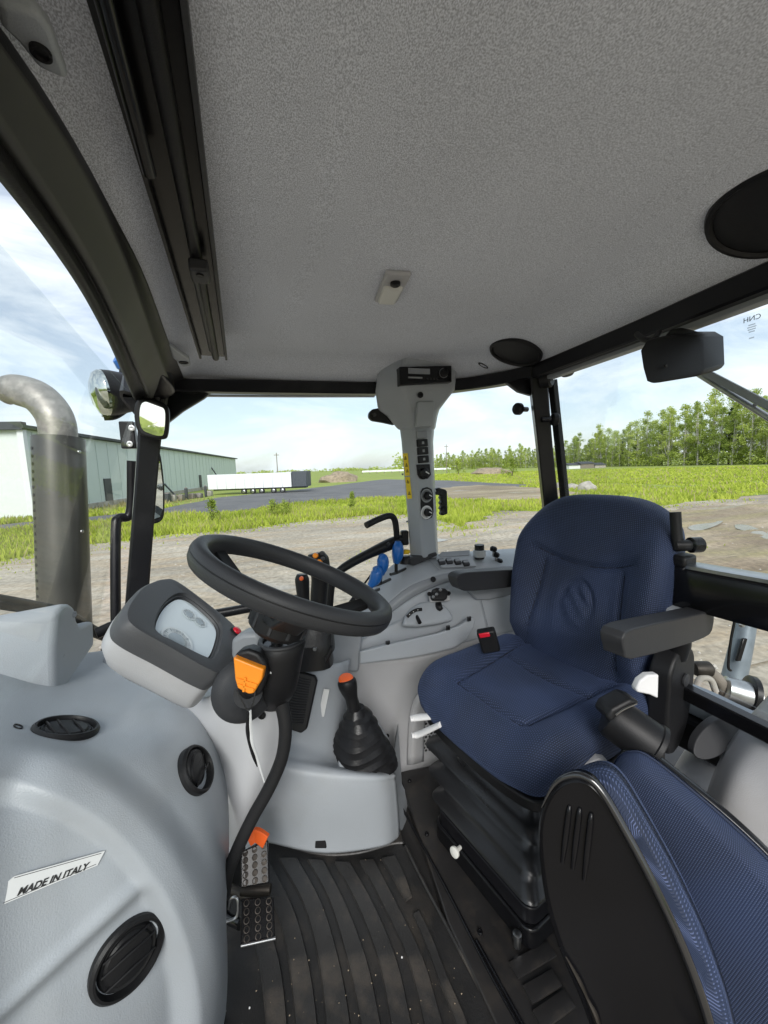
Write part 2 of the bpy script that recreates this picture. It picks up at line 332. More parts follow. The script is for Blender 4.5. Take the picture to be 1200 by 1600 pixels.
def loft(name, rings, m, parent=None, rnd=0, caps=(True, True), ang=40, **k):
    rings = [[Vector(p) for p in r] for r in rings]
    if rnd: rings = [catmull(r, rnd, True) for r in rings]
    N = len(rings[0]); vs = [p for r in rings for p in r]; fs = []
    for i in range(len(rings)-1):
        for j in range(N): fs.append((i*N+j, i*N+(j+1) % N, (i+1)*N+(j+1) % N, (i+1)*N+j))
    if caps[0]: fs.append(tuple(range(N)))
    if caps[1]: fs.append(tuple(range((len(rings)-1)*N, len(rings)*N)))
    return mesh(name, vs, fs, m, parent, flat_angle=ang, **k)
def patch(name, ctrl, m, parent=None, n=6, relief=None, solid=0, **k):
    rows = [catmull([Vector(p) for p in r], n) for r in ctrl]
    cols = [catmull([rows[i][j] for i in range(len(rows))], n) for j in range(len(rows[0]))]
    nj, ni = len(cols), len(cols[0])
    g = [[cols[j][i] for j in range(nj)] for i in range(ni)]
    if relief:
        h = [[None]*nj for _ in range(ni)]
        for i in range(ni):
            for j in range(nj):
                du = g[i][min(j+1, nj-1)]-g[i][max(j-1, 0)]; dv = g[min(i+1, ni-1)][j]-g[max(i-1, 0)][j]
                nn = du.cross(dv).normalized()
                if nn.dot(CAM-g[i][j]) < 0: nn = -nn
                h[i][j] = g[i][j]+nn*relief(*proj(g[i][j]))
        g = h
    vs = [p for r in g for p in r]
    fs = [(i*nj+j, i*nj+j+1, (i+1)*nj+j+1, (i+1)*nj+j) for i in range(ni-1) for j in range(nj-1)]
    o = mesh(name, vs, fs, m, parent, solid=solid, flat_angle=60, **k); o['_g'] = 0; del o['_g']
    PATCH[o.name] = g; return o
PATCH = {}
def proj(p):
    q = p-CAM; d = q.dot(FW); return (W0/2+FPX*q.dot(RT)/d, H0/2-FPX*q.dot(UP)/d)
def onpatch(o, px, py):
    """point and outward normal of a built surface nearest to a sight line"""
    g = PATCH[o.name]; best = None
    for i in range(1, len(g)-1):
        for j in range(1, len(g[0])-1):
            a, b = proj(g[i][j]); e = (a-px)**2+(b-py)**2
            if best is None or e < best[0]: best = (e, i, j)
    _, i, j = best
    nn = (g[i][j+1]-g[i][j-1]).cross(g[i+1][j]-g[i-1][j]).normalized()
    if nn.dot(CAM-g[i][j]) < 0: nn = -nn
    return PN(px, py, g[i][j], nn), nn
def text(name, s, o, ax, ay, size, m, parent, depth=0.0004, align='CENTER', shear=0.0, bold=0.0):
    cu = bpy.data.curves.new(name, 'FONT'); cu.body = s; cu.size = size; cu.align_x = align; cu.align_y = 'CENTER'; cu.extrude = depth; cu.shear = shear; cu.offset = bold
    t = bpy.data.objects.new(name, cu); COL.objects.link(t)
    dg = bpy.context.evaluated_depsgraph_get(); me = bpy.data.meshes.new_from_object(t.evaluated_get(dg)); me.name = name
    bpy.data.objects.remove(t)
    ax = Vector(ax).normalized(); az = ax.cross(Vector(ay)).normalized(); ay = Vector(ay).normalized()
    Mx = Matrix(((ax.x, ay.x, az.x, 0), (ax.y, ay.y, az.y, 0), (ax.z, ay.z, az.z, 0), (0, 0, 0, 1)))
    me.transform(Mx); me.materials.clear(); me.materials.append(MATS[m])
    ob = bpy.data.objects.new(name, me); COL.objects.link(ob); ob.parent = parent; ob.location = Vector(o)-WORG[parent]; WORG[ob] = Vector(o); return ob
def ss(a, b, x):
    t = max(0, min(1, (x-a)/(b-a))); return t*t*(3-2*t)
def screw(c, n, parent, r=0.006, m='black_plastic', name='screw'):
    c = Vector(c); return lathe(name, c, n, [(r, -0.002), (r, 0.001), (r*0.8, 0.003), (r*0.45, 0.003), (r*0.4, 0.0015), (0, 0.0015)], m, parent, seg=12)

# ================================================================== OUTSIDE: the yard and what stands round it
def sheet(name, pts, z, m, kind='structure', parent=None):
    vs = [Vector((p.x, p.y, z)) for p in pts]
    o = mesh(name, vs, [tuple(range(len(vs)))], m, parent, smooth=False)
    if kind: o['kind'] = kind
    return o
sheet('ground', [Vector((-1500, -1500, 0)), Vector((1500, -1500, 0)), Vector((1500, 1500, 0)), Vector((-1500, 1500, 0))], GZ, 'gravel')
mat('puddle_water', (0.30, 0.27, 0.22), 0.22, var=0.2, vscale=1.5, rvar=0.08, spec=0.8)
def wob(pts, n=7, amp=0.25):
    out = []
    for a, b in zip(pts[:-1], pts[1:]):
        for k in range(n):
            p = a.lerp(b, k/n); d = (p-CAM).length
            out.append(p+Vector((random.uniform(-1, 1), random.uniform(-1, 1), 0))*amp*min(2.0, d/14))
    out.append(pts[-1]); return out
near_edge = [(-600, 1060), (-200, 930), (0, 880), (60, 864), (150, 852), (250, 838), (400, 825), (500, 812), (600, 803), (690, 812), (720, 824), (765, 806), (775, 799), (860, 800), (1010, 795), (1100, 784), (1200, 773), (1500, 768)]
NE = wob([G(*p) for p in near_edge])
field_poly = NE+[Vector((900, 150, 0)), Vector((900, 1300, 0)), Vector((-900, 1300, 0)), Vector((-900, 60, 0))]
sheet('field', field_poly, GZ+0.012, 'grass_soil')
asph = [(-200, 850), (100, 822), (250, 807), (330, 803), (440, 791), (560, 782), (640, 777), (760, 769), (830, 758), (700, 751), (600, 749), (480, 764), (340, 778), (250, 797), (100, 812), (-200, 836)]
AS = [G(*p) for p in asph]; AS = wob(AS+[AS[0]], 5, 0.15)[:-1]
sheet('asphalt_yard', AS, GZ+0.028, 'asphalt')
mudp = [(680, 764), (750, 758), (860, 763), (930, 772), (860, 780), (780, 784), (700, 780)]
MD = [G(*p) for p in mudp]; MD = wob(MD+[MD[0]], 6, 0.3)[:-1]
sheet('bare_soil_patch', MD, GZ+0.036, 'mud')
mud2 = [(840, 832), (900, 815), (980, 802), (1080, 796), (1200, 788), (1420, 788), (1420, 1000), (1250, 990), (1100, 930), (960, 870)]
M2 = [G(*p) for p in mud2]; M2 = wob(M2+[M2[0]], 6, 0.2)[:-1]
sheet('rutted_track', M2, GZ+0.008, 'mud')

for pts_ in ([(1075, 826), (1100, 818), (1122, 812), (1130, 816), (1118, 824), (1090, 832)], [(1150, 822), (1172, 824), (1205, 840), (1200, 846), (1170, 834), (1150, 828)], [(800, 838), (836, 834), (850, 838), (830, 842)], [(600, 846), (650, 842), (700, 846), (660, 851)]):
    q_ = [G(*p) for p in pts_]; sheet('puddle', catmull(q_, 4, True), GZ+0.052, 'puddle_water')
def inpoly(x, y, P):
    c = False; j = len(P)-1
    for i in range(len(P)):
        xi, yi, xj, yj = P[i].x, P[i].y, P[j].x, P[j].y
        if (yi > y) != (yj > y) and x < (xj-xi)*(y-yi)/(yj-yi)+xi: c = not c
        j = i
    return c
def blades(name, m, count, dmin, dmax, azl, azr, hgt, label, test, wid=0.0028, cat='grass'):
    vs = []; fs = []; tries = 0
    while len(fs) < count and tries < count*12:
        tries += 1
        d = dmin*(dmax/dmin)**random.random(); az = random.uniform(azl, azr)
        x, y = d*math.sin(az), d*math.cos(az)
        if not test(x, y): continue
        dens = mnoise.noise((x*0.25, y*0.25, 3.1))
        if dens < random.uniform(-0.75, 0.25): continue
        w = wid*d*random.uniform(0.6, 1.4); h = hgt*random.uniform(0.45, 1.3)*(1+0.7*dens); a = random.uniform(0, 6.28)
        lx, ly = random.uniform(-.5, .5)*h, random.uniform(-.5, .5)*h
        k = len(vs); ca, sa = math.cos(a)*w, math.sin(a)*w
        vs += [(x-ca, y-sa, GZ), (x+ca, y+sa, GZ), (x+lx, y+ly, GZ+h)]; fs.append((k, k+1, k+2))
    me = bpy.data.meshes.new(name); me.from_pydata(vs, [], fs); me.materials.append(MATS[m])
    o = bpy.data.objects.new(name, me); COL.objects.link(o); return tag(o, label, cat, kind='stuff')
_in_field = lambda x, y: inpoly(x, y, field_poly) and not inpoly(x, y, AS) and not inpoly(x, y, MD)
AZ = lambda px: math.atan2(ray(px, 800).x, ray(px, 800).y)
blades('verge_grass', 'grass_blade', 26000, 8, 32, AZ(-150), AZ(760), 0.22, 'bright green grass verge between the gravel and the grey yard', _in_field)
blades('dry_grass', 'straw_blade', 4500, 9, 40, AZ(-150), AZ(620), 0.30, 'pale dry grass stalks standing in the green verge', _in_field, 0.0014)
blades('field_grass', 'grass_blade', 32000, 14, 110, AZ(640), AZ(1330), 0.20, 'green field grass in front of the birch wood', _in_field)
blades('field_straw', 'straw_blade', 2600, 16, 100, AZ(700), AZ(1330), 0.32, 'pale reeds and straw at the foot of the birch wood', _in_field, 0.0016)
def _near_edge(x, y):
    if inpoly(x, y, field_poly): return False
    dd = min((p.x-x)**2+(p.y-y)**2 for p in NE)
    return random.random() < math.exp(-dd/1.2)+(.02 if mnoise.noise((x*.5, y*.5, 9)) > .22 else 0)
blades('yard_weeds', 'grass_blade', 3500, 7, 26, AZ(-100), AZ(1330), 0.10, 'sparse weeds thinning out from the grass edge over the gravel', _near_edge, 0.0022)

# loose stones on the yard: uncountable gravel
def stones(n):
    vs, fs = [], []
    for _ in range(n):
        d = 3.0*(6.0)**random.random(); az = random.uniform(AZ(-100), AZ(1350)); x, y = d*math.sin(az), d*math.cos(az)
        if inpoly(x, y, field_poly): continue
        s = random.uniform(0.01, 0.035); k = len(vs)
        for q in ((1, 0, 0), (0, 1, 0), (-1, 0, 0), (0, -1, 0), (0, 0, .8)):
            vs.append((x+q[0]*s*random.uniform(.6, 1.3), y+q[1]*s*random.uniform(.6, 1.3), GZ+.03+q[2]*s))
        fs += [(k, k+1, k+4), (k+1, k+2, k+4), (k+2, k+3, k+4), (k+3, k, k+4)]
    me = bpy.data.meshes.new('loose_gravel'); me.from_pydata(vs, [], fs); me.materials.append(MATS['rock'])
    o = bpy.data.objects.new('loose_gravel', me); COL.objects.link(o); tag(o, 'loose grey stones lying over the gravel yard', 'gravel', kind='stuff')
stones(2600)

# uneven surface of the yard near the tractor: ruts and humps
def yard_surface():
    x0, x1, y0, y1, st = -14.0, 22.0, 2.6, 15.0, .14
    nx, ny = int((x1-x0)/st), int((y1-y0)/st); vs, fs = [], []
    for j in range(ny+1):
        for i in range(nx+1):
            x, y = x0+i*st, y0+j*st
            w = mnoise.noise((x*.12, y*.4, 2.0)); r_ = math.sin((y-.22*x+1.3*w)*5.2)
            h = .030*mnoise.noise((x*.5, y*1.3, 0))+.016*mnoise.noise((x*2.2, y*3.1, 4))+.026*max(0, r_)*max(0, mnoise.noise((x*.13, y*.22, 7))+.15)*2
            if x > 6: h *= 1.9
            vs.append((x, y, GZ+.034+h*.9))
    edge_y = []
    for j in range(ny):
        for i in range(nx):
            cx_, cy_ = x0+(i+.5)*st, y0+(j+.5)*st
            if cy_ > 7.2 and inpoly(cx_, cy_, field_poly): continue
            a = j*(nx+1)+i; fs.append((a, a+1, a+nx+2, a+nx+1))
    me = bpy.data.meshes.new('yard_surface'); me.from_pydata(vs, [], fs); me.polygons.foreach_set('use_smooth', [True]*len(fs)); me.materials.append(MATS['gravel'])
    o = bpy.data.objects.new('yard_surface', me); COL.objects.link(o); o['kind'] = 'structure'
    # browner rutted soil to the right, same undulation
    fs2 = [f for f in fs if inpoly(vs[f[0]][0], vs[f[0]][1], M2)]
    me2 = bpy.data.meshes.new('rutted_soil'); idx = sorted({k for f in fs2 for k in f}); mp2 = {k: n for n, k in enumerate(idx)}
    me2.from_pydata([(vs[k][0], vs[k][1], vs[k][2]+.005) for k in idx], [], [tuple(mp2[k] for k in f) for f in fs2]); me2.polygons.foreach_set('use_smooth', [True]*len(fs2)); me2.materials.append(MATS['mud'])
    o = bpy.data.objects.new('rutted_soil', me2); COL.objects.link(o); o['kind'] = 'structure'
yard_surface()

# ---- trees
def leaf_cloud(centres, per, size):
    vs, fs = [], []
    for (c, rad) in centres:
        for _ in range(per):
            v = Vector((random.gauss(0, 1), random.gauss(0, 1), random.gauss(0, 1))).normalized()*random.random()**0.45
            p = c+Vector((v.x*rad.x, v.y*rad.y, v.z*rad.z)); s = size*random.uniform(0.5, 1.3)
            a = Vector((random.gauss(0, 1), random.gauss(0, 1), random.gauss(0, .7))).normalized(); b = a.cross(Vector((random.gauss(0, 1), random.gauss(0, 1), random.gauss(0, 1)))).normalized()
            k = len(vs); vs += [p-a*s, p+b*s*0.55, p+a*s, p-b*s*0.55]; fs.append((k, k+1, k+2, k+3))
    return vs, fs
def make_tree(name, h, kind):
    r = thing(name, (0, 0, 0), 'x', 'tree')
    lean = Vector((random.uniform(-.04, .04), random.uniform(-.04, .04), 0))*h
    bark = 'bark' if kind == 'birch' else 'bark_brown'
    tp = [Vector((0, 0, -.2)), lean*.2+Z*h*.3, lean*.6+Z*h*.65, lean+Z*h*.97]
    tr = tube('trunk', tp, [h*.012, h*.009, h*.006, h*.001], bark, r, seg=7, n=3)
    cen = []
    if kind == 'birch':
        for i in range(50):
            t = random.uniform(.13, 1.0); wdt = h*.17*math.sin(min(1, (1.04-t)/.55)*math.pi/2)*(0.75 if t < .35 else 1)
            a = random.uniform(0, 6.28); q = random.random()**.5*wdt
            c = lean*t+Vector((math.cos(a)*q, math.sin(a)*q, h*t)); cen.append((c, Vector((h*.055, h*.055, h*.05))*random.uniform(.6, 1.25)))
            if i % 6 == 0: tube('limb', [lean*max(.15, t-.12)+Z*h*max(.15, t-.12), lean*t+(c-lean*t)*.5+Z*0, c], [h*.004, h*.003, h*.001], bark, r, seg=5, n=2)
        vs, fs = leaf_cloud(cen, 64, h*.0115); m = 'leaf_birch'
    else:
        for i in range(30):
            t = random.uniform(.08, 1.0); wdt = h*.2*(1.02-t)
            a = random.uniform(0, 6.28); c = Vector((math.cos(a)*wdt, math.sin(a)*wdt, h*t)); cen.append((c, Vector((h*.05, h*.05, h*.03))))
        vs, fs = leaf_cloud(cen, 40, h*.016); m = 'leaf_dark'
    mesh('crown', vs, fs, m, r, smooth=False)
    return r
def copy_tree(o, parent=None):
    c = o.copy(); COL.objects.link(c); c.parent = parent
    for ch in list(o.children): copy_tree(ch, c)
    return c
protos = [make_tree('birch_tree', 14, 'birch') for _ in range(5)]
spruce = make_tree('spruce_tree', 13, 'spruce')
used = set()
def plant(pr, x, y, s, label, group):
    o = pr if pr.name not in used else copy_tree(pr)
    used.add(pr.name); o.location = (x, y, GZ-.05); o.scale = (s*random.uniform(.9, 1.2), s*random.uniform(.9, 1.2), s); o.rotation_euler.z = random.uniform(0, 6.28)
    tag(o, label, 'tree', group)
line = [(1330, 82), (1250, 86), (1200, 90), (1100, 104), (1000, 122), (930, 142), (880, 160), (800, 185), (740, 210), (680, 235)]
LP = [U(px, 760, d) for px, d in line]
for row in range(4):
    acc = 0
    for i in range(len(LP)-1):
        a, b = LP[i], LP[i+1]; L = (b-a).length; n = max(2, int(L/3.3))
        for k in range(n):
            p = a.lerp(b, (k+random.random()*.7)/n); dirv = Vector((p.x, p.y, 0)).normalized(); p = p+dirv*(row*4.5+random.uniform(-1.5, 1.5))
            sc = random.uniform(.66, 1.22)*(1.28, 1.26, 1.20, 1.05, .88, .74, .66, .60, .56)[i]+row*.04
            if random.random() < .06 and row > 0: plant(spruce, p.x, p.y, sc*.95, 'dark conical spruce standing among the pale green birches', 'spruces in the birch wood')
            else: plant(random.choice(protos), p.x, p.y, sc, 'slender young birch in the wood edge beyond the field', 'birches along the wood edge')
def far_wood():
    cen = []
    for i in range(900):
        az = random.uniform(0, 2*math.pi); ang = (az-TH+math.pi) % (2*math.pi)-math.pi
        if R(-34) < ang < R(2): d, top = random.uniform(520, 620), 5
        else: d, top = random.uniform(260, 330), 11
        if R(10) < ang < R(47): d += 60
        if ang < R(-60) or ang > R(110): d, top = random.uniform(60, 110), 9
        h = top*random.uniform(.55, 1.15)
        cen.append((Vector((d*math.sin(az), d*math.cos(az), GZ+h*.5)), Vector((5, 5, h*.55))))
    vs, fs = leaf_cloud(cen, 26, 1.3)
    o = mesh('distant_wood', vs, fs, 'leaf_birch', smooth=False); tag(o, 'low far green wood along the horizon', 'wood', kind='stuff')
far_wood()
# undergrowth at the foot of the wood
cen = []
for i in range(len(LP)-1):
    for _ in range(34):
        p = LP[i].lerp(LP[i+1], random.random()); dv = Vector((p.x, p.y, 0)).normalized(); p = p+dv*random.uniform(-3, 9); h = random.uniform(.8, 5.0)*(1 if i < 5 else 1.1)
        cen.append((Vector((p.x, p.y, GZ+h*.5)), Vector((2.2, 2.2, h*.6))))
vs, fs = leaf_cloud(cen, 60, .28)
tag(mesh('undergrowth', vs, fs, 'leaf_bush', smooth=False), 'leafy undergrowth at the foot of the birch wood', 'undergrowth', kind='stuff')

def bush(px, py, hpx, label, wide=0.5, m='leaf_bush'):
    p = G(px, py); d = (p-CAM).dot(FW); h = hpx*d/FPX
    r = thing('shrub', p, label, 'shrub', 'shrubs on the verge')
    cen = []
    for i in range(12):
        t = random.uniform(.15, 1); a = random.uniform(0, 6.28); q = random.random()*h*wide*(1.1-t)
        cen.append((p+Vector((math.cos(a)*q, math.sin(a)*q, h*t*.9)), Vector((h*.14, h*.14, h*.15))))
    for i in range(4):
        a = random.uniform(0, 6.28); tube('stem', [p, p+Vector((math.cos(a)*h*.1, math.sin(a)*h*.1, h*.5)), p+Vector((math.cos(a)*h*.2, math.sin(a)*h*.2, h*.9))], [h*.012, h*.009, h*.004], 'bark_brown', r, seg=5, n=2)
    vs, fs = leaf_cloud(cen, 46, h*.045); mesh('foliage', vs, fs, m, r, smooth=False)
bush(333, 818, 40, 'pointed green shrub on the verge right of the front pillar', .4)
bush(427, 808, 32, 'left shrub of the low pair behind the steering wheel', .6)
bush(449, 806, 30, 'right shrub of the low pair behind the steering wheel', .6)
bush(551, 796, 30, 'small thin shrub on the verge nearest the radio pillar', .35)
bush(800, 745, 30, 'bushy pale tree clump left of the rear pillar', .8)
bush(716, 742, 26, 'round bush at the field edge right of the radio pillar', .8)

# ---- rocks, heap, poles
def lump(name, p, sx, sy, sz, m, label, cat, group=None, sub=3):
    bm = bmesh.new(); bmesh.ops.create_icosphere(bm, subdivisions=sub, radius=1)
    off = random.uniform(0, 50)
    vs = []
    for v in bm.verts:
        k = 1+.3*mnoise.noise(v.co*1.6+Vector((off, 0, 0)))+.1*mnoise.noise(v.co*5+Vector((off, 0, 0)))
        vs.append(p+Vector((v.co.x*sx*k, v.co.y*sy*k, max(-.15, v.co.z)*sz*k)))
    fs = [tuple(q.index for q in f_.verts) for f_ in bm.faces]; bm.free()
    return tag(mesh(name, vs, fs, m, smooth=True, flat_angle=30), label, cat, group)
lump('boulder', G(918, 766), .75, .6, .62, 'rock', 'large pale boulder in the grass right of the rear pillar', 'boulder', 'boulders in the field')
lump('boulder', G(893, 763), .7, .5, .4, 'rock', 'flat pale boulder between the rear pillar and the large boulder', 'boulder', 'boulders in the field')
lump('boulder', G(876, 763), .55, .5, .5, 'rock', 'small boulder closest to the rear pillar', 'boulder', 'boulders in the field')
lump('soil_heap', G(530, 753), 3.6, 3, 1.7, 'soil_heap', 'brown heap of soil behind the grey yard', 'soil heap')
lump('gravel_heap', G(766, 741), 5.0, 4, 1.5, 'soil_heap', 'pale gravel heap in front of the far trees', 'gravel heap')
def pole(px, py, top, label, w=.09):
    p = G(px, py); d = (p-CAM).dot(FW); h = (py-top)*d/FPX
    r = thing('utility_pole', p, label, 'pole', 'utility poles'); tube('post', [p, p+Z*h], [w, w*.7], 'wood_grey', r, seg=8)
    box('crossarm', p+Z*h*.93, (w*10, w*1.2, w*1.2), 'wood_grey', r, bevel=0)
    for s in (-.4, .4): lathe('insulator', p+Z*h*.93+X*w*10*s+Z*w*.6, Z, [(w*.5, 0), (w*.6, w), (w*.2, w*1.8)], 'white_plastic', r, seg=8)
pole(435, 757, 708, 'thin utility pole standing behind the white trailer'); pole(698, 740, 695, 'thin pale pole right of the radio pillar', .12)
b0, b1 = U(566, 742, 165), U(705, 734, 165)
br = thing('white_barrier', (b0.x, b0.y, GZ), 'long low white barrier far behind the field left and right of pillar', 'barrier')
for k in range(12):
    a, b = b0.lerp(b1, k/12), b0.lerp(b1, (k+.97)/12); c = (a+b)/2; box('panel', (c.x, c.y, GZ+1.1), ((b-a).length, .3, .75), 'trailer_white', br, ax=((b-a), Z.cross(b-a), Z), bevel=0)
    box('post', (a.x, a.y, GZ+.35), (.25, .25, .75), 'wood_grey', br, bevel=0)

def proj(p):
    q = p-CAM; d = q.dot(FW); return (W0/2+FPX*q.dot(RT)/d, H0/2-FPX*q.dot(UP)/d)
# ---- metal hall
c0, c1 = U(45, 760, 22), U(371, 760, 80); c0.z = c1.z = GZ
e = (c1-c0).normalized(); pperp = Vector((-e.y, e.x, 0)); L = (c1-c0).length; HH = 5.1
hall = thing('metal_hall', c0, 'long pale green sheet metal hall with dark eaves', 'building')
NP = 11
for k in range(NP):
    a = c0+e*(L*k/NP); w = L/NP-.05
    box('wall_panel', a+e*(w/2)+pperp*.1+Z*(HH/2), (w, .2, HH), 'wall_cladding', hall, ax=(e, pperp, Z), bevel=0.02, bseg=1)
for k in range(4):
    a = c0+pperp*(5.0*k); box('gable_panel', a+pperp*2.5+e*.1+Z*(HH/2+.0), (4.94, .2, HH), 'wall_pale', hall, ax=(pperp, e, Z), bevel=.02, bseg=1)
box('corner_trim', c0-e*.03-pperp*.03+Z*(HH/2), (.3, .3, HH), 'trailer_white', hall, ax=(e, pperp, Z), bevel=0)
box('eave', c0+e*(L/2)-pperp*.12+Z*(HH+.12), (L+.8, .5, .18), 'roof_dark', hall, ax=(e, pperp, Z), bevel=0)
box('gable_eave', c0+pperp*10-e*.2+Z*(HH+.16), (20.6, .4, .42), 'roof_dark', hall, ax=(pperp, e, Z), bevel=0)
for k in range(36):
    t = (k+.5)/36; box('cladding_rib', c0+e*(L*t)-pperp*.02+Z*(HH/2), (.06, .018, HH-.1), 'wall_cladding', hall, ax=(e, pperp, Z), bevel=0)
prism('roof', [c0+Z*(HH+.1), c0+pperp*10+Z*(HH+1.0), c0+pperp*20+Z*(HH+.1)], e*L, 'roof_dark', hall, bevel=0)
box('plinth', c0+e*(L/2)-pperp*.03+Z*.2, (L, .12, .4), 'rock', hall, ax=(e, pperp, Z), bevel=0)
for px_ in (169, 313):
    t = min((abs(proj(c0+e*(L*k/400)+Z)[0]-px_), k/400) for k in range(401))[1]
    dd = box('door', c0+e*(L*t)-pperp*.03+Z*1.1, (1.0, .12, 2.1), 'roof_dark', hall, ax=(e, pperp, Z), bevel=.01, bseg=1)
    box('handle', c0+e*(L*t+.35)-pperp*.12+Z*1.1, (.12, .08, .06), 'bare_steel', dd, ax=(e, pperp, Z), bevel=0)
for q, (pa, pb, lb) in enumerate([((322, 718, 62), (338, 742, 60), 'dark pole leaning on the hall wall above the trailer'), ((253, 752, 42), (282, 783, 40), 'dark pole leaning on the hall wall beside the front pillar')]):
    a, b = U(*pa), U(*pb); tag(tube('leaning_pole', [a, b.lerp(a, .5), b+(b-a)*.15], .09, 'roof_dark', seg=8), lb, 'pole', 'poles leaning on the hall')
for k, (px, w_, h_) in enumerate([(262, 12, 14), (272, 10, 10), (283, 14, 9), (292, 6, 18), (300, 14, 8), (311, 16, 7), (322, 5, 17), (328, 12, 8)]):
    p = G(px, 785-k*1.4); d = (p-CAM).dot(FW); w, h = w_*d/FPX, h_*d/FPX
    rr = thing('scrap_item', p, ['dark crate', 'grey drum', 'flat stack of boards', 'upright black board', 'brown pallet', 'low tangle of scrap', 'narrow dark post', 'grey bundle'][k]+' in the scrap row, '+['leftmost', 'second', 'third', 'fourth', 'fifth', 'sixth', 'seventh', 'rightmost'][k]+' from the pillar', 'scrap', 'scrap row by the hall')
    box('body', p+Z*h/2, (w, w*.6, h), ['roof_dark', 'rock', 'wood_grey', 'roof_dark', 'wood_grey', 'junk', 'roof_dark', 'rock'][k], rr, ax=(e, pperp, Z), bevel=w*.06, bseg=1)
    box('lid', p+Z*(h*1.03), (w*.8, w*.5, h*.08), 'junk', rr, ax=(e+pperp*.3, pperp-e*.3, Z), bevel=0)
# ---- semi trailer
t0, t1 = G(334, 773), G(484, 768); t1 = t0+(t1-t0); te = (t1-t0).normalized(); tn = Vector((-te.y, te.x, 0)); TL = (t1-t0).length
dT = (t0-CAM).dot(FW); hT = 30*dT/FPX
tr = thing('semi_trailer', t0, 'white box semi trailer with dark front parked by the hall', 'trailer')
zt = lambda f_: t0+Z*(hT*f_)
NPn = 9
for k in range(NPn):
    w = TL*.845/NPn; box('side_panel', t0+te*(w*(k+.5))+Z*(hT*.66), (w-.008, 2.3, hT*.74), 'trailer_white', tr, ax=(te, tn, Z), bevel=.02, bseg=1)
box('cooling_unit', t0+te*(TL*.925)+Z*(hT*.68), (TL*.145, 2.2, hT*.78), 'trailer_dark', tr, ax=(te, tn, Z), bevel=.04)
box('underframe', t0+te*(TL*.5)+Z*(hT*.25), (TL*.95, 1.0, hT*.07), 'trailer_dark', tr, ax=(te, tn, Z), bevel=0)
for f_ in (.36, .45, .54, .66, .75):
    wh = lathe('wheel', t0+te*(TL*f_)-tn*1.15+Z*(hT*.14), -tn, [(hT*.08, -.25), (hT*.14, -.22), (hT*.14, -.02), (hT*.09, 0)], 'tyre', tr, seg=20)
    lathe('rim', t0+te*(TL*f_)-tn*1.17+Z*(hT*.14), -tn, [(hT*.085, 0), (hT*.07, .02), (hT*.03, .02)], 'bare_steel', wh, seg=14)
box('tail_light', t0+te*.1-tn*1.16+Z*(hT*.22), (.25, .06, .12), 'red_plastic', tr, ax=(te, tn, Z), bevel=0)
far = thing('low_shed', U(915, 735, 130), 'low pale sheds half hidden at the wood edge', 'building')
for k, (px, w_, h_, mm) in enumerate([(893, 4.5, 1.1, 'trailer_white'), (912, 5, 1.4, 'wood_grey'), (932, 4, .9, 'rock')]):
    p = U(px, 735, 118+k); p.z = GZ; wl_ = box('wall', p+Z*h_/2, (w_, 3, h_), mm, far, bevel=0)
    prism('roof', [p-X*w_*.55-Y*1.8+Z*(h_+.02), p+X*w_*.55-Y*1.8+Z*(h_+.02), p+X*w_*.55+Z*(h_+.7), p-X*w_*.55+Z*(h_+.7)], Y*1.6, 'roof_dark', wl_, bevel=0)

# ================================================================== CAB SHELL
def interp(poly, key, v):
    """point on a 3D polyline where coordinate `key` equals v (extrapolating at the ends)"""
    for i in range(len(poly)-1):
        a, b = poly[i], poly[i+1]
        if (a[key]-v)*(b[key]-v) <= 0 or i == len(poly)-2 or (i == 0 and ((v < a[key]) == (a[key] < b[key]))):
            t = (v-a[key])/(b[key]-a[key]); return a.lerp(b, t)
def beam(name, pts, w, h, m, parent=None, side=X, bevel=0.008, n=6, smooth_path=True):
    """bar of rectangular section: w along `side`, h across it; w and h may be lists"""
    pts = [Vector(p) for p in pts]; ws = w if isinstance(w, (list, tuple)) else [w]*len(pts); hs = h if isinstance(h, (list, tuple)) else [h]*len(pts)
    if smooth_path and len(pts) > 2:
        q = catmull([Vector((*p, a)) for p, a in zip(pts, ws)], n); q2 = catmull([Vector((*p, a)) for p, a in zip(pts, hs)], n)
        pts = [Vector(v[:3]) for v in q]; ws = [v[3] for v in q]; hs = [v[3] for v in q2]
    rings = []
    for i, p in enumerate(pts):
        t = (pts[min(i+1, len(pts)-1)]-pts[max(i-1, 0)]).normalized(); a = Vector(side)-t*Vector(side).dot(t); a.normalize(); b = t.cross(a)
        a = a*ws[i]/2; b = b*hs[i]/2; c = 0.82
        rings.append([p+a*c+b, p-a*c+b, p-a+b*c, p-a-b*c, p-a*c-b, p+a*c-b, p+a-b*c, p+a+b*c])
    return loft(name, rings, m, parent, ang=28)

# header polylines (front edge of the roof), left end first
def hl(pix, z): 
    q = [PZ(px, py, z) for px, py in pix]; q.insert(0, q[0]+(q[0]-q[1]).normalized()*.75); return q
H1 = hl([(0, 43), (67, 127), (140, 265), (213, 400), (240, 467), (263, 533), (285, 585)], 1.490)
H2 = hl([(0, 93), (50, 150), (100, 217), (187, 397), (215, 467), (240, 535), (262, 590)], 1.462)
H3 = hl([(0, 223), (67, 317), (123, 400), (160, 467), (190, 530), (210, 575)], 1.415)
H4 = hl([(0, 253), (55, 325), (108, 398), (150, 470), (180, 535), (198, 585)], 1.400)
A_TOP, A_BOT = PZ(240, 598, 1.475), PY(212, 960, 1.5)
B_TOP, C_TOP, C_BOT = PZ(650, 606, 1.47), PZ(838, 582, 1.47), PY(862, 812, 1.2)
frm = thing('cab_frame', (0, .75, 0), 'black tubular steel frame of the tractor cab', 'cab frame')
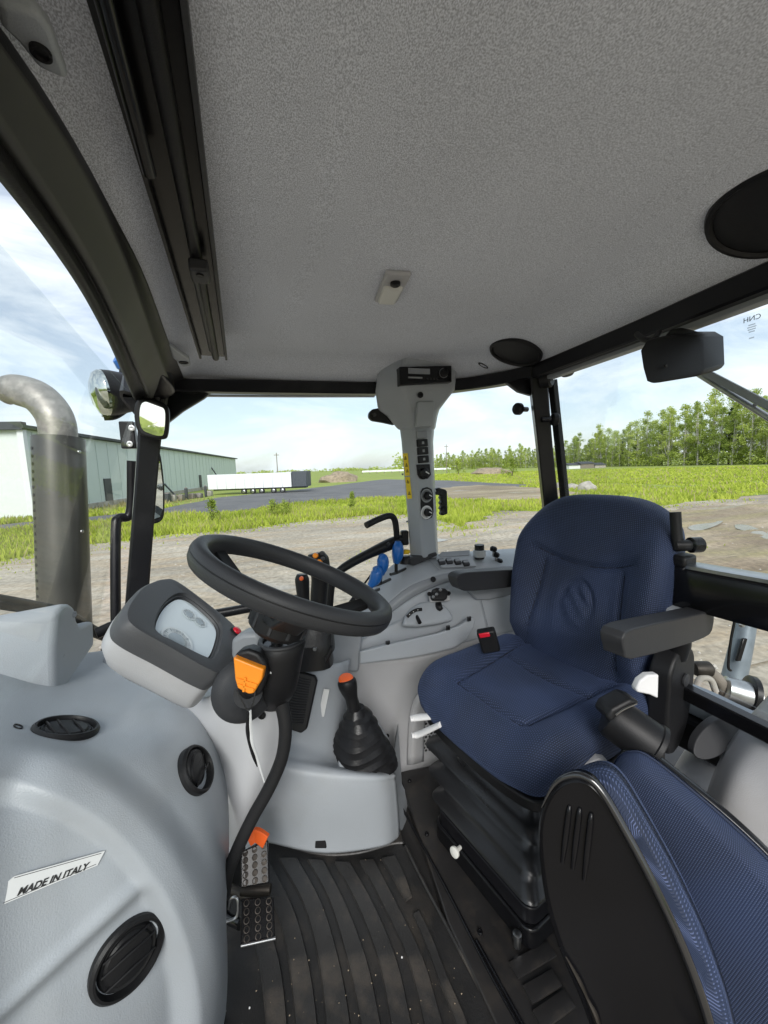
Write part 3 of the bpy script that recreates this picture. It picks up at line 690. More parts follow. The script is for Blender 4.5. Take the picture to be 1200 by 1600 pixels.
pa = beam('pillar', [A_TOP+Vector((.0, .0, .03)), A_TOP.lerp(A_BOT, .12), A_TOP.lerp(A_BOT, .35), A_BOT, A_BOT+(A_BOT-A_TOP)*.8], [.12, .082, .066, .066, .07], [.10, .07, .055, .055, .055], 'black_paint', frm, side=X+Y*.35)
pa['label'] = 'front right pillar with riveted plate'
for (px, py) in ((222, 690), (221, 700)): lathe('rivet', PY(px, py, 1.515), -Y, [(.009, 0), (.009, .004), (.006, .005), (.004, .002), (0, .002)], 'bare_steel', pa, seg=12)
pc = beam('pillar', [C_TOP+Z*.02, C_TOP.lerp(C_BOT, .5), C_BOT, C_BOT+(C_BOT-C_TOP)*1.2], [.06, .05, .052, .055], .05, 'black_paint', frm, side=X-Y*.5); pc['label'] = 'rear right pillar'
beam('pillar_seal', [C_TOP+Vector((.052, -.02, -.03)), C_BOT+Vector((.046, -.025, 0)), C_BOT+Vector((.05, -.03, -.2))], .02, .03, 'black_rubber', frm, side=X)
dz = Vector((0, 0, .012))
beam('roof_rail', [A_TOP+Vector((-.02, .01, .0)), PZ(290, 603, 1.47), PZ(330, 604, 1.47), PZ(450, 606, 1.47), PZ(590, 608, 1.47), B_TOP], .045, .05, 'black_paint', frm, side=Z)
beam('roof_rail', [B_TOP, PZ(720, 602, 1.47), PZ(780, 593, 1.47), C_TOP+Vector((-.01, .0, .0)), ], .045, .05, 'black_paint', frm, side=Z)
rr_ = [C_TOP+Vector((0, .03, 0)), PZ(880, 566, 1.47), PZ(990, 523, 1.47), PZ(1100, 478, 1.47), PZ(1200, 437, 1.47)]; rr_.append(rr_[-1]+(rr_[-1]-rr_[-2]).normalized()*.7)
beam('roof_rail', rr_, .05, .055, 'black_paint', frm, side=Z)
beam('window_trim', [p+Vector((.012, 0, -.03)) for p in rr_], .012, .03, 'mid_plastic', frm, side=Z)
beam('window_trim', [PZ(300, 618, 1.452), PZ(450, 619, 1.452), PZ(585, 619, 1.452)], .008, .02, 'pale_plastic', frm, side=Z)
beam('window_trim', [PZ(705, 613, 1.452), PZ(770, 604, 1.452), PZ(815, 596, 1.452)], .008, .02, 'pale_plastic', frm, side=Z)
# gusset between front pillar and roof rail
g0 = [PY(232, 612, 1.585), PY(330, 612, 1.585), PY(318, 622, 1.585), PY(285, 642, 1.585), PY(262, 660, 1.585), PY(236, 668, 1.585)]
prism('gusset', g0, Y*.03, 'black_paint', frm, bevel=.006)
g1 = [PY(828, 590, 1.22), PY(792, 597, 1.22), PY(812, 612, 1.22), PY(832, 618, 1.22)]
prism('gusset', g1, Y*.02, 'black_paint', frm, bevel=.003)
# front header built as three lengths of sheet
def strip(name, a, b, m, parent, th=.012):
    ys = [-.25, .1, .3, .4, .5, .62, .75, .9, 1.05, 1.2, 1.35, 1.5, 1.6]
    ra = [interp(a, 1, y) for y in ys]; rb = [interp(b, 1, y) for y in ys]
    mid1 = [p.lerp(q, .33)+Z*.004 for p, q in zip(ra, rb)]; mid2 = [p.lerp(q, .67)+Z*.004 for p, q in zip(ra, rb)]
    return patch(name, [ra, mid1, mid2, rb], m, parent, n=3, solid=th, offset=-1)
strip('lining_seal', H1, H2, 'black_plastic', frm); strip('header_panel', H2, H3, 'header_panel', frm); strip('windscreen_seal', H3, H4, 'black_rubber', frm)
beam('corner_piece', [interp(H2, 1, 1.30)+Vector((-.03, 0, -.005)), interp(H2, 1, 1.45)+Vector((-.035, 0, -.01)), A_TOP+Vector((-.03, -.03, -.03)), A_TOP.lerp(A_BOT, .12)], [.05, .10, .12, .09], [.03, .06, .09, .08], 'black_paint', frm, side=X)
# lower frame tubes seen through the glass
tube('sill_tube', [PY(150, 990, 1.42), PY(200, 972, 1.46), PY(300, 965, 1.5), PY(400, 948, 1.52), PY(470, 935, 1.52)], .018, 'black_paint', frm)
# rear beam below the rear window
rb0, rb1 = PX(1040, 910, 1.0), PX(1200, 946, 1.0)
rdir = (rb1-rb0).normalized()
beam('rear_beam', [rb0-rdir*.42, rb0, rb1, rb1+rdir*.6], .10, .05, 'black_gloss', frm, side=Z)
beam('rear_beam_cap', [rb0-rdir*.42+Vector((.01, 0, .056)), rb0+Vector((.01, 0, .056)), rb1+Vector((.01, 0, .056)), rb1+rdir*.6+Vector((.01, 0, .056))], .010, .06, 'bare_steel', frm, side=Z)
lb0, lb1 = PX(1060, 1075, .97), PX(1160, 1125, .97); ld = (lb1-lb0).normalized()
beam('rear_sill', [lb0-ld*.5, lb0, lb1, lb1+ld*.4], .035, .03, 'black_gloss', frm, side=Z)
def pane(name, pts, parent, label):
    o = mesh(name, pts, [(0, 1, 2, 3)], 'window_glass', parent, smooth=False, solid=.004); o['label'] = label; return o
pane('window_pane', [interp(H4, 1, -.3)+Z*.01, interp(H4, 1, 1.55)+Z*.01, Vector((-.62, 1.47, .55)), Vector((-.60, -.3, .55))], frm, 'clear windscreen glass')
pane('window_pane', [A_TOP+Vector((.03, 0, -.03)), B_TOP+Vector((-.02, .03, -.01)), Vector((.57, 1.56, .42)), Vector((-.50, 1.53, .42))], frm, 'clear glass of the right door')
pane('window_pane', [B_TOP+Vector((.05, 0, -.02)), C_TOP+Vector((-.02, .02, -.02)), Vector((.99, 1.24, .74)), Vector((.60, 1.54, .76))], frm, 'clear rear quarter glass')
rg = [C_TOP+Vector((.045, -.02, -.03)), Vector((C_TOP.x+.03, -.1, 1.44)), Vector((1.0, -.1, .84)), Vector((1.01, 1.18, .84))]
pane('window_pane', rg, frm, 'clear rear window glass with printed mark')
pane('window_pane', [Vector((1.02, 1.15, .80)), Vector((1.0, 0, .80)), Vector((.985, 0, .60)), Vector((.985, 1.15, .60))], frm, 'lower rear glass')
# printed mark on the rear window, made to be read from outside
gn = (rg[1]-rg[0]).cross(rg[3]-rg[0]).normalized()
mo = PN(1177, 498, rg[0], gn)-X*.004
ay_ = (rg[0]-rg[3]).normalized()
gm = thing('window_print', mo, 'small grey maker mark printed on the rear window', 'print')
text('lettering', 'CNH', mo, Y, ay_, .014, 'print_grey', gm, .0002)
for k, w in enumerate((7, 9, 8, 6)): text('small_print', 'I'*w*2, mo-ay_*(.012+.0045*k), Y, ay_, .0035, 'print_grey', gm, .0001)
text('small_print', 'I'*9, mo-ay_*.038, Y, ay_, .004, 'print_grey', gm, .0001)

# ---- roof lining
edge_pts = [A_TOP+Vector((-.05, .02, 0)), PZ(290, 600, 1.49), PZ(330, 600, 1.49), PZ(450, 598, 1.49), PZ(590, 600, 1.49), PZ(650, 598, 1.49), PZ(720, 594, 1.49), PZ(780, 585, 1.49), PZ(828, 574, 1.49), PZ(850, 570, 1.49)]
rear_x = lambda y: interp(rr_, 1, y).x - .02
def lin(fr, x):
    return fr
xs_rel = [0, .05, .16, .33, .52, .7, .85, .95, 1.0]
rows = []
for y0 in (-.3, 0.0, .3, .6, .9, 1.1, 1.22, 1.32, 1.42, 1.5, 1.56):
    row = []
    for t in xs_rel:
        xa = interp(H1, 1, min(y0, 1.5)).x; xb = rear_x(min(y0, 1.15)); x = xa+(xb-xa)*t
        for _ in range(4):
            ye = interp(edge_pts, 0, x).y; yy = -.3+(y0+.3)/(1.56+.3)*(ye+.3)
            xa = interp(H1, 1, yy).x-.012; xb = rear_x(min(yy, 1.15)); x = xa+(xb-xa)*t
        dside = (ye-yy); dfr = (x-xa); dre = (xb-x)
        k = min(ss(0, .16, dside), ss(0, .10, dfr), ss(0, .14, dre))
        row.append(Vector((x, yy, 1.492+.058*k)))
    rows.append(row)
rl = thing('roof_lining', (.3, .7, 1.5), 'speckled grey felt lining of the cab roof', 'roof lining')
lin_o = patch('felt_panel', rows, 'roof_fabric', rl, n=7)
box('roof_shell', (.39, .76, 1.64), (1.26, 1.7, .06), 'grey_plastic', rl, bevel=.02)
sp, sn = onpatch(lin_o, 755, 571); lathe('vent_slot', sp, sn, [(.022, -.002), (.022, .002), (.018, .003), (.016, -.001), (0, -.001)], 'black_plastic', rl, seg=20, sy=.32, upv=Y)
# ---- blind track: long black channel let into the lining
ta, tb = PZ(218, 0, 1.535), PZ(333, 553, 1.49)
td = (tb-ta).normalized(); ta = ta-td*.6
bt = thing('blind_track', ta, 'long black channel of the roller blind let into the roof lining', 'blind track')
sd_ = td.cross(Z).normalized()
beam('channel', [ta, tb], .066, .012, 'shell_black', bt, side=sd_)
beam('channel_lip', [ta+sd_*.034-Z*.005, tb+sd_*.034-Z*.005], .006, .022, 'charcoal_plastic', bt, side=sd_)
beam('channel_lip', [ta-sd_*.034-Z*.005, tb-sd_*.034-Z*.005], .006, .022, 'black_plastic', bt, side=sd_)
tm = PZ(247, 255, 1.51)
tube('roller', [ta-sd_*.012-Z*.016, tm-sd_*.010-Z*.012], .0075, 'black_gloss', bt)
tube('roller', [ta+sd_*.008-Z*.014, tb+sd_*.006-Z*.010], .009, 'black_plastic', bt)
tube('pull_rod', [PZ(300, 410, 1.495), PZ(330, 548, 1.482)], .005, 'charcoal_plastic', bt)
bp_ = PZ(312, 424, 1.487); box('clip', bp_, (.03, .045, .02), 'charcoal_plastic', bt, ax=(sd_, td, Z), bevel=.004); lathe('clip_hole', bp_-Z*.010-td*.008, -Z, [(.006, 0), (.006, .002), (.004, .002), (0, .001)], 'black_plastic', bt, seg=12)
# ---- fixing plates on the lining
def plate(pix, z, m, label, hole):
    q = [PZ(px, py, z) for px, py in pix]; r = thing('fixing_plate', q[0], label, 'fixing plate', 'fixing plates on the roof lining')
    prism('plate', q, Z*.012, m, r, bevel=.004); h = PZ(*hole, z-.002); k_ = .55 if hole[1] < 200 else 1.0
    lathe('hole', h, -Z, [(.013*k_, -.002), (.013*k_, .001), (.009*k_, .001), (.008*k_, -.001), (0, -.001)], 'black_plastic', r, seg=18)
plate([(0, 8), (58, 22), (80, 50), (108, 126), (96, 124), (60, 108), (30, 70), (0, 42)], 1.484, 'grey_plastic', 'grey fixing plate with a hole at the front corner of the roof', (64, 84))
plate([(264, 540), (282, 552), (296, 562), (298, 572), (286, 574), (270, 560)], 1.486, 'grey_plastic', 'small grey fixing plate beside the end of the blind track', (287, 567))
# ---- loudspeakers
def speaker(px, py, rad, label):
    p, n_ = onpatch(lin_o, px, py)
    if px > 1190: p = p-Z*.004
    if n_.z > 0: n_ = -n_
    s = thing('loudspeaker', p, label, 'loudspeaker', 'roof loudspeakers')
    lathe('rim', p, n_, [(rad, -.02), (rad, .006), (rad*.97, .012), (rad*.90, .013), (rad*.86, .008), (rad*.86, -.01)], 'black_plastic', s, seg=48, upv=X)
    lathe('grille', p, n_, [(rad*.86, .006), (rad*.6, .010), (rad*.3, .012), (0, .0125)], 'black_rubber', s, seg=40, upv=X)
speaker(806, 549, .088, 'round black loudspeaker in the roof corner near the radio'); speaker(1212, 326, .088, 'round black loudspeaker cut by the right edge of view')
# ---- dome light
p, n_ = onpatch(lin_o, 613, 444); n_ = -Z
dl = thing('dome_light', p, 'small oblong cream interior lamp with dark switch in roof', 'interior lamp')
q0, q1 = PZ(622, 424, p.z), PZ(603, 466, p.z); dv = (q1-q0).normalized(); sv = dv.cross(Z).normalized(); dc = (q0+q1)/2; L_ = (q1-q0).length+.012
box('bezel', dc-Z*.004, (.055, L_, .012), 'pale_plastic', dl, ax=(sv, dv, Z), bevel=.010, bseg=4)
box('lens', dc-Z*.010+dv*.020, (.043, L_*.60, .014), 'lens_plastic', dl, ax=(sv, dv, Z), bevel=.008, bseg=4)
lathe('switch', dc-dv*.036-Z*.010, -Z, [(.011, 0), (.011, .005), (.008, .007), (0, .007)], 'black_plastic', dl, seg=18)

# ================================================================== PILLAR CONSOLE with radio
def ring(py, L, M_, R_, yb=1.53, dl_=0):
    return [PY(L, py, 1.455), PY(M_, py, 1.405), PY(R_, py, 1.42), PY(R_+3, py, yb), PY(L+4, py, yb+.01)]
rings = [ring(872, 641, 662, 682), ring(800, 636, 656, 679), ring(740, 631, 651, 676), ring(690, 627, 648, 674), ring(668, 624, 647, 676)]
pcn = thing('pillar_console', PY(655, 868, 1.47), 'grey pillar trim with switches knobs and yellow warning stickers', 'pillar console')
col_o = loft('column', rings, 'grey_plastic', pcn, bevel=.008, ang=30)
hr = [ring(672, 622, 646, 677), ring(650, 604, 642, 681), ring(640, 590, 640, 684), ring(612, 586, 626, 705), ring(585, 590, 624, 708), ring(566, 604, 628, 704), ring(556, 612, 634, 698)]
hr = [[q+Y*(-.03 if i > 2 and j in (1, 2) else 0) for j, q in enumerate(r_)] for i, r_ in enumerate(hr)]
loft('head', hr, 'grey_plastic', pcn, bevel=.010, ang=30)
blk = [PY(653, 627, 1.385), PY(680, 627, 1.385), PY(677, 666, 1.385), PY(650, 668, 1.385)]
prism('cover_block', blk, Y*.05, 'grey_plastic', pcn, bevel=.005)
lathe('socket', PY(657, 617, 1.378), -Y, [(.011, -.004), (.011, .002), (.007, .002), (.006, -.002), (0, -.002)], 'black_plastic', pcn, seg=16)
fo, fa, fb = rings[1][1], rings[1][2], rings[3][1]
fn = (fa-fo).cross(fb-fo).normalized()
if fn.dot(CAM-fo) < 0: fn = -fn
fu = (fb-fo).normalized(); fs_ = fu.cross(fn)
def onf(px, py, off=0.002): return PN(px, py, fo+fn*off, fn)
for k, (py, mm) in enumerate([(679, 'mid_plastic'), (692, 'black_plastic'), (704.5, 'black_plastic'), (717.5, 'black_plastic')]):
    c = onf(658.5+k*.9, py, .003); o = box('rocker_switch', c, (.048, .028, .014), mm, pcn, ax=(fs_, fu, fn), bevel=.003)
    if k: 
        o['label'] = 'black rocker switch with white symbol'; box('symbol', c+fn*.0072, (.010, .010, .0006), 'print_grey', o, ax=(fs_, fu, fn), bevel=0)
def knob(px, py, r, parent, name='knob'):
    c = onf(px, py, .004); o = lathe(name, c, fn, [(r*1.25, -.002), (r*1.25, .002), (r, .003), (r*.92, .018), (r*.75, .020), (0, .020)], 'black_plastic', parent, seg=24)
    box('pointer', c+fn*.0205+fs_*r*.35, (r*.9, r*.22, .001), 'print_white', o, ax=(fs_-fu*.6, fu+fs_*.6, fn), bevel=0); return o
c = onf(661, 737, .002); prism('dial_plate', [onf(650, 726), onf(671, 725), onf(673, 742), onf(668, 748), onf(656, 748), onf(652, 742)], fn*.003, 'black_plastic', pcn, bevel=.002)
knob(661, 739, .020, pcn)
hp = [onf(x, y, .0025) for x, y in [(657, 768), (660, 763), (667, 761), (674, 764), (676, 772), (677, 800), (674, 809), (667, 812), (660, 809), (657, 802)]]
prism('heater_plate', hp, fn*.004, 'black_plastic', pcn, bevel=.002)
for py in (774.5, 800.5):
    c = onf(666.5, py, .0075); lathe('dial_ring', c, fn, [(.027, 0), (.027, .001), (.022, .001), (.022, 0)], 'print_white' if py > 790 else 'print_grey', pcn, seg=32)
    knob(666.5, py, .016, pcn, 'heater_knob')
# stickers on the left face
lo, la, lbv = rings[1][0], rings[1][1], rings[3][0]
ln = (la-lo).cross(lbv-lo).normalized()
if ln.dot(CAM-lo) < 0: ln = -ln
def onl(px, py, off=.0012): return PN(px, py, lo+ln*off, ln)
for (quad, syms) in (([(629.5, 708.5), (637, 708), (640.5, 743), (633, 743.5)], [(633.5, 716), (635.2, 727), (636.5, 736)]), ([(633, 745.5), (640.5, 745), (644, 779), (636.5, 779.5)], [(637.2, 753), (639.6, 771)])):
    o = prism('warning_sticker', [onl(*q) for q in quad], ln*.0006, 'sticker_yellow', pcn, bevel=0)
    for (sx_, sy_) in syms:
        c_ = onl(sx_, sy_, .0021); s_ = .008
        up_ = (lbv-lo).normalized(); sd2 = up_.cross(ln)
        tri = [c_-sd2*s_*.7-up_*s_*.6, c_+sd2*s_*.7-up_*s_*.6, c_+up_*s_]
        for i in range(3): tube('symbol_line', [tri[i], tri[(i+1) % 3]], .0009, 'print_black', o, seg=4)
        box('symbol', c_-up_*.001, (.002, .006, .0006), 'print_black', o, ax=(sd2, up_, ln), bevel=0)
for (px, py) in ((626, 667), (629, 741), (636, 815)): screw(onl(px, py, .0005), ln, pcn, .004, 'mid_plastic')
# radio
ro = [PY(624, 573, 1.36), PY(706, 571, 1.36), PY(706, 597, 1.36), PY(625, 602, 1.36)]
rd = thing('car_radio', sum(ro, Vector())/4, 'black car radio set in the top of the pillar console', 'radio')
prism('body', ro, Y*.06, 'black_gloss', rd, bevel=.003)
box('display', PY(655, 580, 1.3585), (.085, .003, .020), 'mid_plastic', rd, bevel=.001)
box('slot', PY(649, 590, 1.3585), (.055, .003, .006), 'print_grey', rd, bevel=.001)
lathe('volume_knob', PY(693, 583, 1.36), -Y, [(.016, 0), (.015, .012), (.011, .013), (.010, .010), (0, .010)], 'black_plastic', rd, seg=24)
lathe('knob_ring', PY(693, 583, 1.36), -Y, [(.018, 0), (.018, .002), (.016, .002)], 'bare_steel', rd, seg=24)
for k in range(4): box('button', PY(668+k*5, 592, 1.3585), (.008, .003, .006), 'charcoal_plastic', rd, bevel=.001)
# coat hook and grips by the pillar
hk = thing('door_buffer', PY(600, 650, 1.5), 'small black bracket at the left of the pillar head', 'bracket')
hkp = [(577, 645), (582, 639), (594, 637), (608, 642), (618, 652), (618, 664), (600, 660), (582, 657), (577, 652)]
prism('body', [PY(x, y, 1.47) for x, y in hkp], Y*.03, 'black_plastic', hk, bevel=.006); lathe('bolt', PY(585, 648, 1.468), -Y, [(.008, 0), (.008, .003), (.004, .004), (0, .004)], 'charcoal_plastic', hk, seg=12)
dh = thing('pistol_grip', PY(690, 780, 1.5), 'black ribbed pistol grip handle to the right of pillar', 'handle')
gpts = [(681, 764), (686, 762), (697, 765), (699, 768), (700, 803), (692, 806), (689, 804), (691, 798), (688, 795), (691, 790), (688, 787), (691, 782), (688, 778), (690, 774), (679, 773)]
prism('grip', [PY(x, y, 1.52) for x, y in gpts], Y*.03, 'black_plastic', dh, bevel=.005); tube('spring', [PY(676, 768, 1.53), PY(684, 767, 1.53)], .010, 'bare_steel', dh, seg=10)
# grab handle
gh = thing('grab_handle', PY(640, 850, 1.5), 'black bent tube grab handle at the foot of the pillar', 'handle')
tube('tube', [PY(572, 821, 1.38), PY(590, 812, 1.40), PY(608, 806, 1.42), PY(616, 811, 1.43), PY(619, 826, 1.44), PY(620, 838, 1.45)], .0125, 'black_rubber', gh)
tube('arm', [PY(632, 840, 1.47), PY(610, 850, 1.45), PY(575, 866, 1.43), PY(545, 882, 1.41), PY(527, 896, 1.40), PY(518, 915, 1.4), PY(514, 960, 1.4)], [.016, .024, .019, .017, .015, .014, .014], 'black_plastic', gh)
box('clamp', PY(632, 840, 1.46), (.03, .03, .06), 'black_plastic', gh, bevel=.006); screw(PY(607, 850, 1.42), -Y, gh, .007, 'charcoal_plastic')
gs = thing('gas_strut', PY(570, 900, 1.5), 'thin black gas strut behind the blue levers', 'gas strut')
tube('rod', [PY(556, 930, 1.48), PY(596, 876, 1.52)], .004, 'black_gloss', gs); tube('sleeve', [PY(540, 952, 1.46), PY(566, 917, 1.49)], .009, 'black_paint', gs)

# ================================================================== seen through the windscreen and right door
# exhaust
ed = 1.42
ex = thing('exhaust_stack', U(104, 1000, ed), 'tall exhaust stack with bent outlet and ribbed steel heat shield', 'exhaust')
pb = [U(92, 1010, ed), U(92, 760, ed), U(92, 690, ed), U(86, 652, ed), U(62, 622, ed), U(30, 610, ed), U(14, 611, ed), U(4, 616, ed)]
tube('bent_pipe', pb, [.058, .058, .057, .058, .058, .056, .050, .042], 'pipe_steel', ex, seg=28)
s0, s1 = U(92, 685, ed), U(104, 1010, ed); ax_ = (s0-s1).normalized(); hL = (s0-s1).length
lathe('heat_shield', s1, ax_, [(.079, 0), (.079, hL), (.076, hL), (.076, 0)], 'shield_steel', ex, seg=40)
av, bv, _n = frame(ax_, X)
cdir = (CAM-s1); cdir = (cdir-ax_*cdir.dot(ax_)).normalized(); sdir = cdir.cross(ax_)
if proj(s1+sdir*.1)[0] > proj(s1)[0]: sdir = -sdir
for k in range(24):
    c = s1+ax_*(hL*(.12+.82*k/23))+(sdir*.90+cdir*.36).normalized()*.0795
    lathe('louvre_hole', c, (sdir*.90+cdir*.36).normalized(), [(.006, -.001), (.006, .0012), (.003, .0012), (0, 0)], 'print_black', ex, seg=8)
for k in (.08, .55, .93): lathe('rivet', s1+ax_*(hL*k)+(-sdir*.7+cdir*.7).normalized()*.079, (-sdir*.7+cdir*.7), [(.007, 0), (.006, .003), (0, .004)], 'bare_steel', ex, seg=10)
# outside mirror
om = thing('outside_mirror', PY(250, 760, 1.75), 'tall black framed outside mirror behind the front pillar', 'mirror')
mc = [(232, 712), (246, 706), (252, 715), (257, 760), (257, 800), (252, 814), (238, 819), (224, 816), (218, 760)]
mq = [PY(x, y, 1.80+(x-218)*.0006) for x, y in mc]
prism('housing', mq, Vector((-.02, .05, 0)), 'black_plastic', om, rnd=4, bevel=.006)
ctr = sum(mq, Vector())/len(mq)
mesh('mirror_glass', [ctr+(q-ctr)*.86-Y*.004 for q in mq], [tuple(range(len(mq)))], 'mirror_glass', om, smooth=False)
tube('arm', [PY(206, 720, 1.7), PY(204, 800, 1.7), PY(186, 810, 1.68), PY(181, 830, 1.66), PY(181, 960, 1.6), PY(184, 985, 1.58)], .017, 'black_paint', om)
box('bracket', PY(201, 680, 1.68), (.05, .03, .10), 'black_paint', om, bevel=.004)
for (px, py) in ((206, 669), (203, 694)): lathe('bolt', PY(px, py, 1.66), -Y, [(.011, 0), (.011, .004), (.006, .005), (0, .003)], 'bare_steel', om, seg=12)
# inside mirror on the front pillar
im = thing('inside_mirror', PY(236, 655, 1.42), 'small square black rear view mirror on the front pillar', 'mirror')
mi = [(214, 624), (236, 622), (258, 631), (264, 645), (262, 678), (254, 686), (232, 684), (216, 676), (209, 650)]
mn = Vector((.10, -1, -.022)).normalized(); mo_ = PY(236, 655, 1.43)
mq = [PN(x, y, mo_, mn) for x, y in mi]
prism('housing', mq, -mn*.028, 'black_plastic', im, rnd=4, bevel=.008)
gi = [(222, 630), (238, 629), (253, 636), (258, 647), (256, 676), (250, 681), (236, 678), (222, 670), (218, 650)]
gq = catmull([PN(x, y, mo_+mn*.004, mn) for x, y in gi], 4, True)
mesh('mirror_glass', gq, [tuple(range(len(gq)))], 'mirror_glass', im, smooth=False)
tube('stalk', [mo_-mn*.025, PY(232, 625, 1.52)], .008, 'black_plastic', im)
# work lamp
lc = U(172, 614, 1.56); lax = (U(150, 612, 1.55)-lc).normalized()
lax = Vector((-.82, -.5, -.12)).normalized()
wlp = thing('work_lamp', lc, 'round chrome work lamp on a black arm outside the windscreen', 'work lamp')
lathe('housing', lc, lax, [(.015, -.115), (.05, -.10), (.078, -.06), (.088, -.01), (.09, .02)], 'black_plastic', wlp, seg=32)
lathe('lens', lc, lax, [(.089, .012), (.09, .030), (.08, .046), (.05, .060), (0, .066)], 'lens_chrome', wlp, seg=32)
tube('arm', [U(215, 625, 1.62), U(200, 637, 1.62), U(180, 650, 1.6), U(162, 652, 1.58)], .014, 'black_paint', wlp); lathe('pivot', U(165, 640, 1.6), Z, [(.016, -.03), (.016, .02), (.008, .03)], 'bare_steel', wlp, seg=14)
bl = thing('blue_beacon', U(198, 572, 1.7), 'small blue capped lamp outside the roof corner', 'lamp')
lathe('blue_cap', U(196, 566, 1.7), Vector((-.6, -.5, .5)), [(.045, -.02), (.045, .01), (.03, .035), (0, .04)], 'blue_plastic', bl, seg=20); lathe('base', U(205, 580, 1.7), Vector((-.3, -.3, 1)), [(.05, -.05), (.05, 0), (.04, .02)], 'black_plastic', bl, seg=20)

# ================================================================== rear corner fittings
def ballknob(px, py, d, label, ax=None, r=.022):
    c = U(px, py, d); o = thing('window_catch', c, label, 'catch', 'black catches on the rear pillar'); a = Vector(ax or (1, -.3, 0)).normalized()
    lathe('head', c, a, [(r*.5, -.012), (r, -.006), (r, .008), (r*.8, .014), (0, .016)], 'black_plastic', o, seg=20)
    tube('stem', [c-a*.01, c-a*.045], r*.42, 'black_gloss', o)
ballknob(810, 639, 1.42, 'round black catch on the front side of the rear pillar', (-1, -.2, 0)); ballknob(866, 655, 1.36, 'round black catch on the rear side of the rear pillar', (1, -.3, 0)); ballknob(886, 580, 1.30, 'black ball catch under the rear roof rail', (0, -.2, -1), .022)
hg = lathe('hinge', U(856, 592, 1.34), Vector((.6, -1, 0)), [(.03, -.02), (.03, .01), (.024, .015), (0, .015)], 'black_plastic', frm, seg=24); lathe('pin', U(856, 592, 1.33), Vector((.6, -1, 0)), [(.008, .005), (.008, .02), (0, .021)], 'bare_steel', hg, seg=12)
# wiper motor cover
wm = thing('wiper_motor', PX(1066, 555, .93), 'black boxy wiper motor cover at the top of rear window', 'wiper motor')
wp = [(1000, 548), (1010, 531), (1040, 524), (1085, 524), (1099, 532), (1101, 580), (1092, 588), (1020, 600), (1010, 596), (1004, 575)]
wq = [U(x, y, .80) for x, y in wp]; 
prism('cover', wq, PX(1125, 545, .965)-U(1092, 553, .80), 'black_plastic', wm, bevel=.012, bseg=3)
prism('neck', [U(x, y, .82) for x, y in [(1034, 528), (1046, 514), (1062, 510), (1072, 514), (1078, 528)]], Vector((.10, .02, 0)), 'black_plastic', wm, bevel=.006)
lathe('screw', U(1040, 572, .795), -FW, [(.004, 0), (.003, .003), (0, .003)], 'charcoal_plastic', wm, seg=10)
tube('cable', [U(1030, 519, .84), U(1020, 531, .83), U(1005, 530, .85), U(995, 522, .88)], .006, 'black_rubber', wm)
wa = thing('rear_wiper', PX(1100, 585, 1.01), 'grey wiper arm and blade running down the rear window', 'wiper')
a0, a1 = PX(1088, 582, 1.02), PX(1200, 652, 1.05); a1 = a1+(a1-a0)*.6
tube('arm', [a0, a1], .007, 'bare_steel', wa, seg=8); 
b0_, b1_ = PX(1098, 580, 1.015), PX(1205, 636, 1.03); b1_ = b1_+(b1_-b0_)*.6; beam('blade', [b0_, b1_], .008, .016, 'mid_plastic', wa, side=X)
for t in (.25, .5, .75): q = b0_.lerp(b1_, t); q2 = a0.lerp(a1, t); tube('bow', [q, (q+q2)/2+X*.006, q2], .004, 'mid_plastic', wa, seg=6)

# ================================================================== FLOOR
cf = box('cab_floor', (.3, .72, -.045), (1.75, 1.75, .05), 'floor_steel', bevel=0); cf['kind'] = 'structure'
fm = thing('floor_mat', (.1, .7, 0), 'black ribbed rubber mat covering the cab floor', 'floor mat')
mp_ = [(300, 1290), (420, 1312), (500, 1338), (560, 1335), (622, 1318), (640, 1335), (690, 1440), (740, 1530), (800, 1640), (870, 1800), (500, 2200), (200, 2200), (150, 1700), (250, 1400)]
mpw = [PZ(x, y, -.012) for x, y in mp_]
prism('sheet', mpw, Z*.012, 'mat_rubber', fm, bevel=.003)
def zz(pts): return [(300+x/3, 1200+y/3) for x, y in pts]
ribs = [
 ([(405, 430), (520, 640), (590, 900), (625, 1200), (640, 1500)], [(497, 430), (610, 640), (690, 900), (745, 1200), (770, 1500)]),
 ([(540, 436), (640, 620), (725, 900), (790, 1200), (830, 1500)], [(618, 440), (720, 640), (820, 900), (885, 1200), (940, 1500)]),
 ([(668, 448), (770, 640), (870, 900), (930, 1200), (985, 1500)], [(742, 448), (850, 640), (960, 900), (1030, 1200), (1100, 1500)]),
 ([(785, 440), (900, 660), (1010, 900), (1085, 1200), (1150, 1500)], [(855, 436), (970, 660), (1085, 900), (1175, 1200), (1260, 1500)]),
 ([(888, 430), (940, 520), (1000, 630)], [(955, 418), (1000, 510), (1032, 608)]),
 ([(1035, 695), (1090, 820), (1160, 1010), (1235, 1200), (1320, 1500)], [(1066, 678), (1125, 800), (1195, 980), (1290, 1200), (1390, 1500)]),
 ([(300, 470), (400, 690), (450, 900), (482, 1200), (490, 1500)], [(362, 440), (475, 660), (545, 900), (590, 1200), (600, 1500)]),
 ([(250, 700), (310, 900), (345, 1200), (350, 1500)], [(330, 660), (410, 900), (448, 1200), (455, 1500)]),
]
